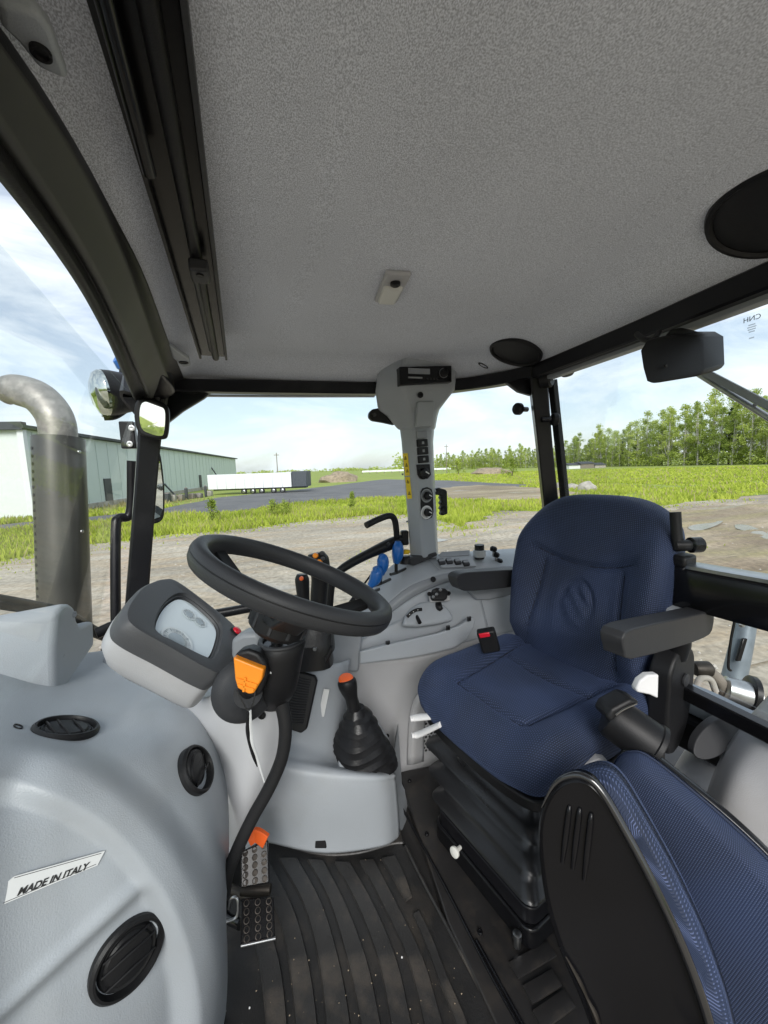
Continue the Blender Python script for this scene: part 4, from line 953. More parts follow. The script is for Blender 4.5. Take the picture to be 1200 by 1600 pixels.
for a, b in ribs:
    A_ = catmull([PZ(*q, .0005) for q in zz(a)], 4); B_ = catmull([PZ(*q, .0005) for q in zz(b)], 4); N = len(A_)
    C_ = [p.lerp(q, .06)+Z*.007 for p, q in zip(A_, B_)]; D_ = [p.lerp(q, .94)+Z*.007 for p, q in zip(A_, B_)]
    vs = A_+C_+D_+B_; fs = [(r_*N+i, r_*N+i+1, (r_+1)*N+i+1, (r_+1)*N+i) for r_ in range(3) for i in range(N-1)]+[(0, N, 2*N, 3*N), (N-1, 2*N-1, 3*N-1, 4*N-1)]
    mesh('rib', vs, fs, 'rib_rubber', fm, flat_angle=30)
for (px, py, r_) in ((628, 1496, .0022), (352, 1580, .002), (390, 1575, .002)): lathe('grit', PZ(px, py, .001), Z, [(r_, 0), (r_*.7, r_), (0, r_*1.2)], 'print_white', fm, seg=6)
gv, gf = [], []
for _ in range(110):
    px, py = random.uniform(400, 760), random.uniform(1330, 1620)
    if px > 630+(py-1330)*.5: continue
    c = PZ(px, py, .0035 if random.random() < .5 else .008); s_ = random.choice((.0008, .001, .0014, .002)); k = len(gv)
    for q in ((1, 0, -.5), (-.6, .8, -.5), (-.6, -.8, -.5), (0, 0, .8)): gv.append(c+Vector(q)*s_)
    gf += [(k, k+1, k+3), (k+1, k+2, k+3), (k+2, k, k+3)]
go = mesh('sand_grit', gv, gf, 'soil_heap', fm, smooth=False); go['kind'] = 'stuff'
# raised lip of the mat round the console foot
lipA = [PZ(x, y, .002) for x, y in [(385, 1300), (430, 1318), (500, 1336), (560, 1334), (612, 1320), (632, 1318)]]
lipB = [PZ(x, y, .075) for x, y in [(415, 1268), (440, 1278), (500, 1288), (560, 1288), (605, 1276), (622, 1262)]]
lipB = [p+Y*.01 for p in lipB]
patch('upturned_lip', [lipA, [p.lerp(q, .35)+Vector((0, .02, -.012)) for p, q in zip(lipA, lipB)], lipB], 'mat_rubber', fm, n=5, solid=.006)
tube('mat_edge', [PZ(x, y, .004) for x, y in [(634, 1322), (660, 1375), (700, 1450), (745, 1535), (790, 1620), (840, 1720)]], .005, 'rib_rubber', fm, seg=8)
# seat platform: black pressed steel
sp_ = thing('seat_platform', (.75, .7, 0), 'black steel platform under the driver seat with pressed ribs', 'platform')
pl = [PZ(x, y, .012) for x, y in [(622, 1205), (690, 1195), (1200, 1150), (1500, 1500), (1300, 2100), (890, 1900), (775, 1600), (700, 1440)]]
prism('plate', pl, -Z*.03, 'floor_steel', sp_, bevel=.004)
for ln_ in ([(628, 1262), (690, 1375), (760, 1510), (815, 1610)], [(745, 1470), (800, 1570), (850, 1660)]):
    tube('fold', [PZ(x, y, .014) for x, y in ln_], .004, 'black_gloss', sp_, seg=8)
for (a, b) in (((802, 1517), (862, 1482)), ((824, 1555), (870, 1528)), ((840, 1595), (890, 1560))):
    beam('pressed_rib', [PZ(*a, .016), PZ(*b, .016)], .006, .03, 'floor_steel', sp_, side=Z)
for (px, py) in ((667, 1303), (750, 1456), (700, 1300), (640, 1220)): screw(PZ(px, py, .014), Z, sp_, .007, 'black_gloss', 'bolt_head')
lathe('stud', PZ(808, 1478, .02), Z, [(.008, 0), (.008, .018), (.010, .02), (.010, .034), (.006, .036), (0, .036)], 'bare_steel', sp_, seg=12)

# ================================================================== GEAR CONSOLE
gc = thing('gear_console', PZ(520, 1310, 0), 'grey moulded floor console carrying the gear lever boot', 'console')
rowsg = [
 [U(385, 1000, 1.16), U(440, 1022, 1.16), U(478, 1040, 1.17), U(526, 1036, 1.22), U(545, 1030, 1.27)],
 [U(385, 1060, 1.15), U(438, 1062, 1.14), U(480, 1070, 1.15), U(524, 1075, 1.20), U(540, 1075, 1.27)],
 [U(385, 1140, 1.13), U(432, 1145, 1.12), U(480, 1152, 1.13), U(522, 1160, 1.18), U(535, 1150, 1.26)],
 [U(385, 1172, 1.10), U(430, 1176, 1.09), U(480, 1186, 1.09), U(535, 1196, 1.14), U(560, 1180, 1.22)],
 [U(388, 1185, 1.07), U(428, 1190, 1.06), U(500, 1204, 1.06), U(580, 1212, 1.09), U(612, 1208, 1.15)],
 [U(388, 1200, 1.06), U(426, 1205, 1.05), U(500, 1218, 1.05), U(585, 1222, 1.085), U(616, 1216, 1.15)],
 [U(392, 1240, 1.07), U(424, 1245, 1.065), U(505, 1255, 1.06), U(590, 1252, 1.10), U(619, 1244, 1.165)],
 [U(396, 1290, 1.10), U(422, 1293, 1.10), U(508, 1308, 1.09), U(594, 1300, 1.13), U(622, 1286, 1.20)],
 [U(398, 1310, 1.11), U(422, 1314, 1.11), U(508, 1330, 1.10), U(594, 1320, 1.14), U(622, 1306, 1.21)]]
gco = patch('moulding', rowsg, 'grey_plastic', gc, n=6, solid=.006)
# boot tray and right rim
rim = [U(535, 1150, 1.20), U(528, 1185, 1.12), U(530, 1196, 1.10), U(600, 1212, 1.11), U(612, 1204, 1.16), U(608, 1150, 1.28), U(590, 1120, 1.32), U(548, 1115, 1.28)]
prism('boot_tray', [p-Z*.004 for p in rim], -Z*.05, 'grey_plastic', gc, bevel=.008)
loft('side_wall', [[U(612, 1204, 1.15), U(618, 1150, 1.30), U(622, 1130, 1.34)], [U(618, 1250, 1.17), U(625, 1240, 1.30), U(628, 1225, 1.36)], [U(622, 1300, 1.21), U(640, 1290, 1.32), U(645, 1260, 1.38)]], 'grey_plastic', gc, caps=(False, False))
prism('cable_notch', [U(x, y, 1.085) for x, y in [(492, 1326), (493, 1302), (497, 1295), (504, 1295), (508, 1302), (510, 1326)]], FW*.02, 'black_plastic', gc, bevel=.002)
box('label_strip', U(506, 1098, 1.155), (.018, .003, .085), 'sticker_white', gc, ax=(X*.9-Y*.5, Y, Z+X*.25), bevel=0)
# black mesh speaker panel on the console
sp3 = [U(446, 1040, 1.11), U(494, 1054, 1.13), U(497, 1062, 1.13), U(481, 1136, 1.09), U(472, 1143, 1.085), U(444, 1134, 1.08), U(438, 1090, 1.09)]
pg = prism('speaker_panel', sp3, -FW*.012, 'black_plastic', gc, bevel=.005)
for k in range(18):
    t = (k+.5)/18; a = U(448-6*t, 1052+78*t, 1.092-.018*t); b = U(486-12*t, 1062+70*t, 1.105-.03*t)
    tube('mesh_rib', [a, a.lerp(b, .5)-Z*.002, b], .0016, 'charcoal_plastic', pg, seg=5, n=3)
# gear lever with boot
gl = thing('gear_lever', U(567, 1195, 1.13), 'black gear lever with orange cap and folded leather boot', 'gear lever')
def sq(c, w, h, rot=0, n=20, e=3.2):
    out = []
    for k in range(n):
        a = 2*math.pi*k/n; r_ = 1/((abs(math.cos(a))**e+abs(math.sin(a))**e)**(1/e)); x_, y_ = math.cos(a)*r_*w/2, math.sin(a)*r_*h/2
        out.append(c+Vector((x_*math.cos(rot)-y_*math.sin(rot), x_*math.sin(rot)+y_*math.cos(rot), 0)))
    return out
b0 = U(569, 1192, 1.175); b1 = U(556, 1108, 1.16); brs = []
NB = 26
for i in range(NB+1):
    t = i/NB; c = b0.lerp(b1, t); fold = (1 if i % 2 else 0)
    w = .166*(1-t)**.85+.056*t**.6; w *= (1.11 if fold else .84)
    c = c+Vector((.004*math.sin(t*9), .003*math.cos(t*7), (-.006 if fold else .004)+.004*math.sin(i*1.7)))
    ring_ = sq(c, w, w*.95, .15+t*.4, 44, 3.6-1.3*t)
    ring_ = [q+Z*(.016*math.sin(math.atan2(q.y-c.y, q.x-c.x)+.6)*math.sin(t*math.pi)*.5+.0012*math.sin(5*math.atan2(q.y-c.y, q.x-c.x)+i)) for q in ring_]
    brs.append(ring_)
brs.insert(0, [q-Z*.03 for q in brs[0]])
loft('boot', brs, 'boot_leather', gl, ang=40)
tube('shaft', [b1-Z*.02, U(553, 1105, 1.155), U(550, 1090, 1.15)], [.017, .019, .017], 'black_plastic', gl, n=4)
tube('grip', [U(552, 1108, 1.15), U(549, 1090, 1.145), U(545, 1076, 1.14), U(542, 1066, 1.135), U(541, 1061, 1.135)], [.017, .019, .026, .028, .022], 'black_plastic', gl, seg=18)
lathe('cap', U(540.5, 1061, 1.135), Vector((-.08, -.2, 1)), [(.022, -.004), (.022, .003), (.018, .007), (0, .008)], 'red_orange', gl, seg=20)

# ================================================================== SIDE CONSOLE (right hand wheel arch)
sc_ = thing('side_console', Vector((.6, 1.3, 0)), 'long curved grey side console beside the driver seat', 'console')
def r_y(pts, y): return [PY(x, py, yy if yy else y) for x, py, yy in pts]
N0 = None
back = r_y([(505, 985, N0), (538, 954, N0), (573, 924, N0), (598, 896, N0), (630, 873, N0), (678, 866, N0), (740, 861, N0), (812, 857, N0), (900, 856, N0)], 1.50)
in1 = r_y([(535, 1012, N0), (568, 982, N0), (608, 942, N0), (640, 917, N0), (670, 905, N0), (700, 896, N0), (745, 890, N0), (812, 886, N0), (900, 884, N0)], 1.36)
mid_ = [a.lerp(b, .5)+Z*.012 for a, b in zip(back, in1)]
top_o = patch('top_panel', [back, mid_, in1], 'grey_plastic', sc_, n=6, solid=.006)
in2 = r_y([(536, 1018, N0), (568, 992, N0), (613, 955, N0), (646, 932, N0), (676, 918, N0), (702, 909, N0), (745, 905, N0), (812, 905, N0), (900, 905, N0)], 1.345)
patch('trim_band', [[p+Z*.003-Y*.002 for p in in1], [p.lerp(q, .5)+Vector((0, -.008, .004)) for p, q in zip(in1, in2)], [p-Y*.002 for p in in2]], 'mid_plastic', sc_, n=5, solid=.004)
in3 = r_y([(535, 1030, N0), (563, 1002, N0), (617, 981, N0), (652, 972, N0), (690, 962, N0), (712, 956, N0), (750, 948, N0), (812, 940, N0), (900, 940, N0)], 1.30)
in3b = [p.lerp(q, .5)+Vector((0, -.004, -.006)) for p, q in zip(in2, in3)]
in4 = [PY(x, y, 1.275) for x, y in [(532, 1050), (557, 1036), (617, 1032), (655, 1027), (695, 1018), (720, 1010), (758, 1000), (812, 990), (900, 985)]]
inn = patch('inner_panel', [in2, in3b, in3, in4], 'grey_plastic', sc_, n=6, solid=.006)
low = [PY(x, y, 1.27) for x, y in [(510, 1140), (545, 1135), (605, 1125), (655, 1115), (695, 1110), (725, 1105), (770, 1100), (830, 1100), (920, 1100)]]
flo = [PY(x, y, 1.265) for x, y in [(510, 1260), (545, 1250), (600, 1222), (650, 1205), (695, 1192), (725, 1188), (780, 1180), (850, 1180), (950, 1180)]]
wal = patch('lower_wall', [[p-Y*.0025+Z*.01 for p in in4], [p.lerp(q, .5) for p, q in zip(in4, low)], low, flo], 'pale_plastic', sc_, n=5, solid=.006)
# raised mounting skirt with screws
s1_ = [(560, 1036), (560, 1016), (600, 1006), (640, 997), (680, 988), (712, 977), (733, 963), (737, 966), (735, 980), (724, 1000), (704, 1012), (680, 1018), (640, 1026), (600, 1031)]
skn = PY(560, 1020, 1.27)
skq = [PY(x, y, 1.272-.03*ss(960, 1030, y)) for x, y in s1_]
prism('skirt', skq, -Y*.030+Z*.010, 'grey_plastic', sc_, bevel=.012, bseg=4)
for (px, py) in ((567, 1022), (606, 1005), (700, 981), (733, 967)):
    c = PY(px, py, 1.228); box('screw_plate', c, (.016, .006, .018), 'charcoal_plastic', sc_, bevel=.002); screw(c-Y*.003, -Y, sc_, .005)
for (px, py) in ((534, 1055), (528, 1107), (605, 1150), (622, 1195)): screw(PY(px, py, 1.262), -Y, sc_, .008)
screw(PY(677, 905, 1.335), -Y+Z*.6, sc_, .011)
prism('cheek', [U(x, y, 1.33) for x, y in [(500, 1050), (500, 985), (530, 960), (556, 965), (566, 990), (560, 1050)]], FW*.03, 'mid_plastic', sc_, bevel=.006)
# quadrant housing
qc = PY(660, 978, 1.29); arc = []
qp = [(626, 981), (630, 966), (640, 953), (653, 945), (668, 942), (683, 945), (695, 953), (702, 963), (705, 972), (680, 978), (650, 982)]
prism('quadrant_housing', [PY(x, y, 1.315-.055*ss(940, 985, y)) for x, y in qp], -Y*.028+Z*.02, 'grey_plastic', sc_, bevel=.012, bseg=4)
tube('quadrant_scale', [PY(x, y, 1.25) for x, y in [(636, 964), (643, 957), (651, 953), (659, 952)]], .006, 'black_plastic', sc_, seg=8)
for (px, py) in ((640, 960), (646, 956), (653, 953)): lathe('scale_mark', PY(px, py, 1.243), -Y, [(.002, 0), (0, .001)], 'print_white', sc_, seg=6)
tube('quadrant_lever', [PY(651, 963, 1.26), PY(656, 973, 1.225)], .007, 'black_plastic', sc_, seg=10)
tube('quadrant_knob', [PY(684, 940, 1.30), PY(686, 948, 1.27), PY(690, 953, 1.26)], [.012, .013, .008], 'black_plastic', sc_, seg=14)
prism('armrest_shelf', [PY(x, y, 1.29) for x, y in [(733, 925), (745, 938), (765, 938), (800, 930), (800, 915), (735, 917)]], Y*.05, 'mid_plastic', sc_, bevel=.006)
tube('panel_joint', [PY(752, 938, 1.292), PY(758, 960, 1.278), PY(764, 985, 1.262)], .0015, 'mid_plastic', sc_, seg=5)
tube('panel_joint', [PY(664, 873, 1.46)+Z*.012, PY(676, 885, 1.40)+Z*.012, PY(686, 893, 1.37)+Z*.006], .002, 'mid_plastic', sc_, seg=5)
# control box with four knobs
cb = thing('control_box', PY(684, 933, 1.29), 'small black switch box with lugs on the side console', 'control box')
cn = Vector((-.25, -1, .75)).normalized(); co = PY(686, 927, 1.27)
cbq = [PN(x, y, co, cn) for x, y in [(675, 921), (682, 918), (696, 919), (700, 923), (699, 934), (694, 937), (676, 937), (673, 933)]]
prism('box', cbq, -cn*.02, 'black_plastic', cb, bevel=.004)
for (px, py) in ((678, 924), (688, 922), (677, 933), (682, 929)): lathe('button', PN(px, py, co+cn*.001, cn), cn, [(.006, 0), (.006, .004), (.004, .006), (0, .006)], 'bare_steel' if py != 924 else 'charcoal_plastic', cb, seg=12)
for (px, py) in ((671, 928), (701, 927)): lathe('lug', PN(px, py, co-cn*.012, cn), cn, [(.008, -.004), (.008, .002), (.004, .002), (.004, -.004)], 'black_plastic', cb, seg=14)
prism('base_plate', [PN(x, y, co-cn*.022, cn) for x, y in [(668, 922), (702, 920), (704, 938), (672, 941)]], -cn*.012, 'pale_plastic', cb, bevel=.004)
# switches along the top panel
swp = thing('switch_bank', PY(700, 875, 1.42), 'grey bank of five small switches on the side console top', 'switch bank')
sn_ = Vector((-.05, -.55, .8)).normalized(); so = PY(700, 878, 1.40)+sn_*.006
prism('panel', [PN(x, y, so, sn_) for x, y in [(682, 872), (700, 866), (735, 864), (745, 884), (690, 886)]], -sn_*.01, 'grey_plastic', swp, bevel=.003)
prism('display_strip', [PN(x, y, so+sn_*.001, sn_) for x, y in [(684, 869), (690, 863), (734, 860), (733, 868), (690, 871)]], sn_*.003, 'mid_plastic', swp, bevel=.002)
for (px, py) in ((690, 878), (702, 877), (715, 878), (728, 880)):
    o = box('rocker', PN(px, py, so+sn_*.004, sn_), (.026, .026, .014), 'charcoal_plastic', swp, ax=(X, sn_.cross(X), sn_), bevel=.003); box('rocker_cap', PN(px, py-2.5, so+sn_*.012, sn_), (.022, .010, .006), 'mid_plastic', o, ax=(X, sn_.cross(X), sn_), bevel=.002)
cu_ = thing('cup_recess', PY(749, 864, 1.44), 'black upright socket in the side console top', 'socket'); lathe('ring', PN(749, 862, so, sn_), Z, [(.026, -.02), (.026, .006), (.021, .008), (.020, -.02)], 'pale_plastic', cu_, seg=24); lathe('socket', PN(749, 862, so, sn_), Z, [(.020, .03), (.020, -.03), (0, -.03)], 'black_plastic', cu_, seg=24)
for k, (px, py) in enumerate(((771, 858), (775, 867), (780, 877))):
    c = PY(px, py, 1.40); o = lathe('hydraulic_knob', c, Z+X*.3, [(.011, -.010), (.015, -.004), (.015, .006), (.009, .012), (0, .013)], 'black_plastic', sc_, seg=16); tube('stem', [c-Z*.03, c], .005, 'bare_steel', o, seg=8)
# blue levers
for k, (pts, lb) in enumerate([([(576, 928), (578, 916), (586, 905), (589, 893), (587, 886)], 'nearest'), ([(594, 912), (595, 898), (598, 884), (598, 873), (596, 867)], 'middle'), ([(619, 895), (619, 880), (621, 868), (622, 855), (622, 846)], 'farthest')]):
    yy = (1.36, 1.385, 1.41)[k]; o = thing('blue_lever', PY(*pts[0], yy), 'blue handled hydraulic lever, '+lb+' of the three beside the pillar', 'lever', 'three blue levers on the side console')
    tube('handle', [PY(*q, yy) for q in pts[1:]], [.014, .026, .025, .014], 'blue_plastic', o, seg=18, sy=.85)
    tube('stem', [PY(*pts[0], yy), PY(*pts[1], yy)], .007, 'black_plastic', o, seg=8)
    c = PY(*pts[0], yy); tube('slot', [c+Vector((-.03, -.02, .002)), c, c+Vector((.05, .03, .004))], .006, 'print_black', o, seg=6)
yk = thing('yellow_knob', PY(634, 866, 1.44), 'yellow push knob on black base at the foot of the pillar', 'knob')
lathe('base', PY(634, 876, 1.43), Z, [(.026, -.01), (.022, .012), (.014, .02)], 'black_plastic', yk, seg=20); lathe('cap', PY(634, 862, 1.43), Z, [(.012, -.008), (.017, -.004), (.018, .004), (.012, .008), (0, .009)], 'yellow_plastic', yk, seg=20)
ps = [PY(x, y, 1.41) for x, y in [(630, 880), (648, 884), (684, 868), (682, 863), (640, 872)]]
prism('pillar_seat', ps, Y*.05, 'charcoal_plastic', sc_, bevel=.004)
# vent grille of hexagonal holes on the wall
vg = [PY(x, y, 1.266) for x, y in [(652, 1122), (658, 1116), (700, 1108), (700, 1168), (660, 1184), (653, 1180)]]
gr = prism('vent_grille', vg, -Y*.004, 'pale_plastic', sc_, bevel=.002)
for r_ in range(9):
    for q in range(6):
        px, py = 660+q*5.6+(r_ % 2)*2.8, 1132+r_*5.2-q*1.1
        if px > 692: continue
        lathe('hex_hole', PY(px, py, 1.2615), -Y, [(.0052, 0), (.0052, .0006), (0, .0004)], 'print_black', gr, seg=6)
wf = patch('wheel_arch_flare', [[PY(636, 1195, 1.25), PY(640, 1120, 1.25), PY(652, 1085, 1.25), PY(680, 1070, 1.25), PY(720, 1066, 1.25)], [PY(646, 1195, 1.235), PY(650, 1125, 1.235), PY(660, 1095, 1.235), PY(684, 1080, 1.235), PY(720, 1076, 1.235)], [PY(662, 1190, 1.25), PY(664, 1130, 1.25), PY(672, 1106, 1.25), PY(690, 1096, 1.25), PY(720, 1090, 1.25)]], 'pale_plastic', sc_, n=5, solid=.004)
# joysticks and their shroud
jb = thing('joystick_shroud', U(495, 1035, 1.14), 'black stepped rubber shroud under the joysticks', 'shroud')
jr = []
for (px, py, d, w, h) in [(488, 1036, 1.14, .125, .10), (487, 1018, 1.14, .118, .10), (490, 1014, 1.14, .125, .10), (490, 1000, 1.14, .12, .10), (492, 996, 1.14, .112, .09), (494, 984, 1.14, .104, .085), (494, 980, 1.14, .09, .075), (496, 972, 1.14, .088, .07), (496, 968, 1.14, .076, .06), (497, 958, 1.14, .074, .055), (497, 950, 1.14, .06, .045)]: jr.append(sq(U(px, py, d), w, h, -.25))
loft('bellows', jr, 'boot_leather', jb, ang=30); screw(U(492, 1014, 1.085), -FW, jb, .006, 'bare_steel')
prism('collar', [U(x, y, 1.10) for x, y in [(455, 1028), (452, 1015), (470, 1022), (505, 1028), (518, 1010), (520, 1018), (508, 1042), (490, 1045), (465, 1038)]], FW*.06, 'black_plastic', jb, bevel=.005)
j1 = thing('joystick', U(496, 950, 1.13), 'black joystick with two orange buttons behind the steering wheel', 'joystick', 'joysticks')
tube('grip', [U(498, 962, 1.13), U(498, 935, 1.125), U(500, 905, 1.12), U(499, 886, 1.12), U(496, 874, 1.12), U(494, 864, 1.12)], [.024, .027, .028, .034, .036, .026], 'black_plastic', j1, seg=18, sy=.9)
for (px, py) in ((493, 868), (499, 878)): lathe('button', U(px, py, 1.086), -FW+X*-.2, [(.0075, -.004), (.0075, .003), (.005, .005), (0, .005)], 'orange_plastic', j1, seg=14)
for (px, py) in ((503, 864), (504, 873)): lathe('button', U(px, py, 1.088), -FW, [(.006, -.004), (.006, .003), (0, .004)], 'charcoal_plastic', j1, seg=12)
j2 = thing('joystick', U(474, 925, 1.2), 'small black joystick with one orange button half hidden by steering wheel', 'joystick', 'joysticks')
tube('grip', [U(475, 945, 1.2), U(473, 920, 1.2), U(472, 905, 1.2), U(472, 897, 1.2)], [.018, .021, .022, .016], 'black_plastic', j2, seg=14); lathe('button', U(471, 904, 1.175), -FW, [(.007, -.003), (.006, .004), (0, .005)], 'red_orange', j2, seg=12)
# seat belt buckle
sb = thing('belt_buckle', U(764, 1000, 1.2), 'black seat belt buckle with red release beside the cushion', 'buckle')
bd = Vector((-.3, 0, 1)).normalized(); bs = Vector((.85, -.5, .2)); bs = (bs-bd*bs.dot(bd)).normalized()
box('body', U(763, 1000, 1.2), (.056, .03, .075), 'black_plastic', sb, ax=(bs, bd.cross(bs), bd), bevel=.006); box('release', U(757, 991, 1.188), (.034, .014, .016), 'red_plastic', sb, ax=(bs, bd.cross(bs), bd), bevel=.003)

# ================================================================== DASHBOARD
db = thing('dashboard', Vector((-.3, .6, 0)), 'large moulded grey dashboard hood with round air vents', 'dashboard')
def du(rows): return [[U(*q) for q in r_] for r_ in rows]
drows = du([
 [(-330, 1060, .62), (-150, 1040, .72), (0, 1022, .86), (70, 1018, .98), (130, 1020, 1.06), (190, 1014, 1.12), (250, 1020, 1.15), (330, 1050, 1.18)],
 [(-330, 1100, .55), (-150, 1080, .64), (0, 1066, .78), (70, 1060, .88), (130, 1056, .96), (200, 1054, 1.02), (265, 1062, 1.04), (335, 1090, 1.06)],
 [(-330, 1170, .46), (-150, 1150, .54), (0, 1125, .66), (70, 1112, .74), (140, 1102, .81), (220, 1095, .87), (290, 1100, .91), (345, 1120, .98)],
 [(-330, 1260, .40), (-150, 1235, .46), (0, 1190, .56), (80, 1166, .63), (160, 1150, .70), (240, 1140, .76), (310, 1145, .81), (350, 1165, .90)],
 [(-330, 1330, .37), (-150, 1300, .43), (0, 1248, .52), (90, 1212, .57), (175, 1198, .63), (255, 1195, .69), (322, 1212, .76), (356, 1240, .87)],
 [(-330, 1420, .36), (-150, 1380, .41), (0, 1330, .49), (95, 1300, .54), (185, 1285, .59), (268, 1285, .65), (334, 1300, .73), (358, 1320, .85)],
 [(-330, 1540, .35), (-150, 1510, .40), (0, 1470, .475), (100, 1450, .52), (195, 1430, .565), (275, 1425, .62), (332, 1425, .70), (352, 1430, .83)],
 [(-330, 1700, .34), (-150, 1680, .39), (0, 1650, .46), (100, 1640, .50), (190, 1630, .55), (262, 1610, .61), (316, 1600, .69), (338, 1600, .82)],
 [(-330, 1900, .335), (-150, 1900, .38), (0, 1880, .45), (90, 1860, .49), (170, 1840, .54), (235, 1820, .60), (285, 1800, .68), (305, 1800, .80)]])
def drel(px, py):
    # raised arched border and the diagonal step of the lower face
    import math as _m
    r_ = ((px+10)/330.0)**2+((py-1600)/392.0)**2 if py < 1600 else ((px+10)/330.0)**2
    rr2 = _m.sqrt(max(r_, 0))
    v = 0.018*ss(.86, .95, rr2)*(1-ss(1.03, 1.22, rr2)) if py > 1120 else 0
    # diagonal: below line from (0,1590) to (295,1320) sits lower
    dline = (py-1590)+(px)*0.915
    inside = 1-ss(.84, .95, rr2)
    v += -0.012*ss(-14, 20, dline)*inside+0.008*(1-ss(0, 36, abs(dline)))*inside
    # step on the top surface
    d2 = (px-190)*.8+(py-1080)*.6
    v += 0.010*ss(20, 48, d2)*(1-ss(1110, 1150, py))*(px > 120)
    return v
dash = patch('hood', drows, 'grey_plastic', db, n=22, relief=drel)
def vent(px, py, rx, label, up=None, lift=.005, tilt=0, name='air_vent'):
    p, n_ = onpatch(dash, px, py); p = p+n_*lift
    v = lathe(name, p, n_, [(rx*1.10, -.035), (rx*1.10, .001), (rx*1.02, .005), (rx*.95, .005), (rx*.90, -.004), (rx*.86, -.010)], 'black_plastic', db, seg=44); v['label'] = label
    lathe('vent_disc', p, (n_+Vector((tilt, 0, -tilt))).normalized(), [(rx*.90, -.012), (rx*.86, -.003), (rx*.80, .000), (rx*.72, -.001), (rx*.66, .002), (rx*.4, .004), (0, .0045)], 'black_plastic', v, seg=40)
    a, b, _ = frame(n_, Z)
    for s in (-.38, .12, .5):
        w_ = rx*.78*math.sqrt(1-s*s); tube('vane', [p+b*rx*s-a*w_+n_*.001, p+b*rx*(s+.1)+n_*.006, p+b*rx*s+a*w_+n_*.001], .0018, 'black_plastic', v, seg=6, n=6)
    return v
vent(200, 1493, .045, 'round black air vent low on the dashboard face'); vent(103, 1141, .046, 'oval black air vent on top of the dashboard')
v3 = vent(306, 1203, .040, 'round black air vent with open vanes near the steering column', tilt=.25)
p, n_ = onpatch(dash, 28, 1136); lathe('finger_recess', p+n_*.001, n_, [(.012, -.004), (.012, .001), (.009, .001), (.008, -.003), (0, -.003)], 'black_plastic', db, seg=20, sy=.5)
for (px, py) in ((166, 1028), (172, 1027)): pass
p, n_ = onpatch(dash, 172, 1032); lathe('screw_recess', p+n_*.001, n_, [(.016, -.004), (.016, .002), (.010, .001), (.009, -.004), (0, -.004)], 'mid_plastic', db, seg=20)
# sticker
sq_ = [(0, 1388), (22, 1369), (164, 1329), (152, 1352), (12, 1411), (-20, 1424)]
p, n_ = onpatch(dash, 80, 1371)
st = thing('sticker', p, 'silver white sticker reading made in Italy on the dashboard', 'sticker')
p = p+n_*.0035
e0, e1 = PN(0, 1400, p, n_), PN(158, 1341, p, n_); sx_ = (e1-e0).normalized(); sy_ = n_.cross(sx_)
prism('film', [PN(x, y, p, n_) for x, y in [(-12, 1398), (22, 1369), (164, 1329), (152, 1352), (-12, 1420)]], n_*.0006, 'sticker_white', st, bevel=0)
tc_ = PN(84, 1373, p, n_)+n_*.0012
wid = (PN(139, 1352, p, n_)-PN(26, 1394, p, n_)).length
tx = text('lettering', 'MADE IN ITALY', tc_, sx_, sy_, .02, 'print_grey', st, .0003, shear=.3, bold=.0006)
xsz = max(v.co.dot(sx_) for v in tx.data.vertices)-min(v.co.dot(sx_) for v in tx.data.vertices); tx.data.transform(Matrix.Scale(wid/xsz, 4)); tx.data.materials[0] = MATS['print_black']
for (a, b) in (((22, 1371.5), (158, 1333)), ((-8, 1416), (150, 1350))): tube('border_line', [PN(*a, p, n_)+n_*.0008, PN(*b, p, n_)+n_*.0008], .0004, 'print_black', st, seg=4)
# box on the dashboard top at the left
bx = thing('dash_box', U(60, 1085, .85), 'pale grey moulded box on the left of the dashboard', 'box')
bxp = [(86, 1088), (84, 1010), (88, 960), (97, 944), (108, 941), (118, 948), (122, 968), (127, 978), (138, 972), (148, 967), (149, 1008), (112, 1062), (98, 1085)]
bq = [PX(x, y, -.48-.0*(x-86)) for x, y in bxp]
bq = [U(x, y, .86+.0022*(x-86)) for x, y in bxp]
prism('shell', bq, Vector((-.42, -.16, -.0)), 'grey_plastic', bx, bevel=.016, bseg=4)
for (px, py) in ((115, 960), (96, 1024), (115, 1038)): lathe('fastener', U(px, py, .862+.0022*(px-86)), X-Y*.3, [(.008, -.002), (.008, .002), (.004, .003), (0, .001)], 'mid_plastic', bx, seg=12)
tube('gasket', [U(-60, 1130, .72), U(20, 1100, .80), U(60, 1075, .92), U(110, 1050, 1.0)], .014, 'black_rubber', db)
tube('windscreen_gasket', [U(-80, 930, .85), U(10, 942, .95), U(100, 960, 1.2), U(150, 988, 1.35), U(200, 1005, 1.4)], .018, 'black_rubber', frm)
dk = thing('loose_cable', U(190, 995, 1.25), 'thin black cable behind the instrument pod', 'cable'); tube('wire', [U(163, 1012, 1.2), U(172, 1003, 1.22), U(178, 994, 1.26)], .003, 'black_rubber', dk, seg=6); tube('plug', [U(160, 1016, 1.2), U(164, 1011, 1.2)], .006, 'black_plastic', dk, seg=8)

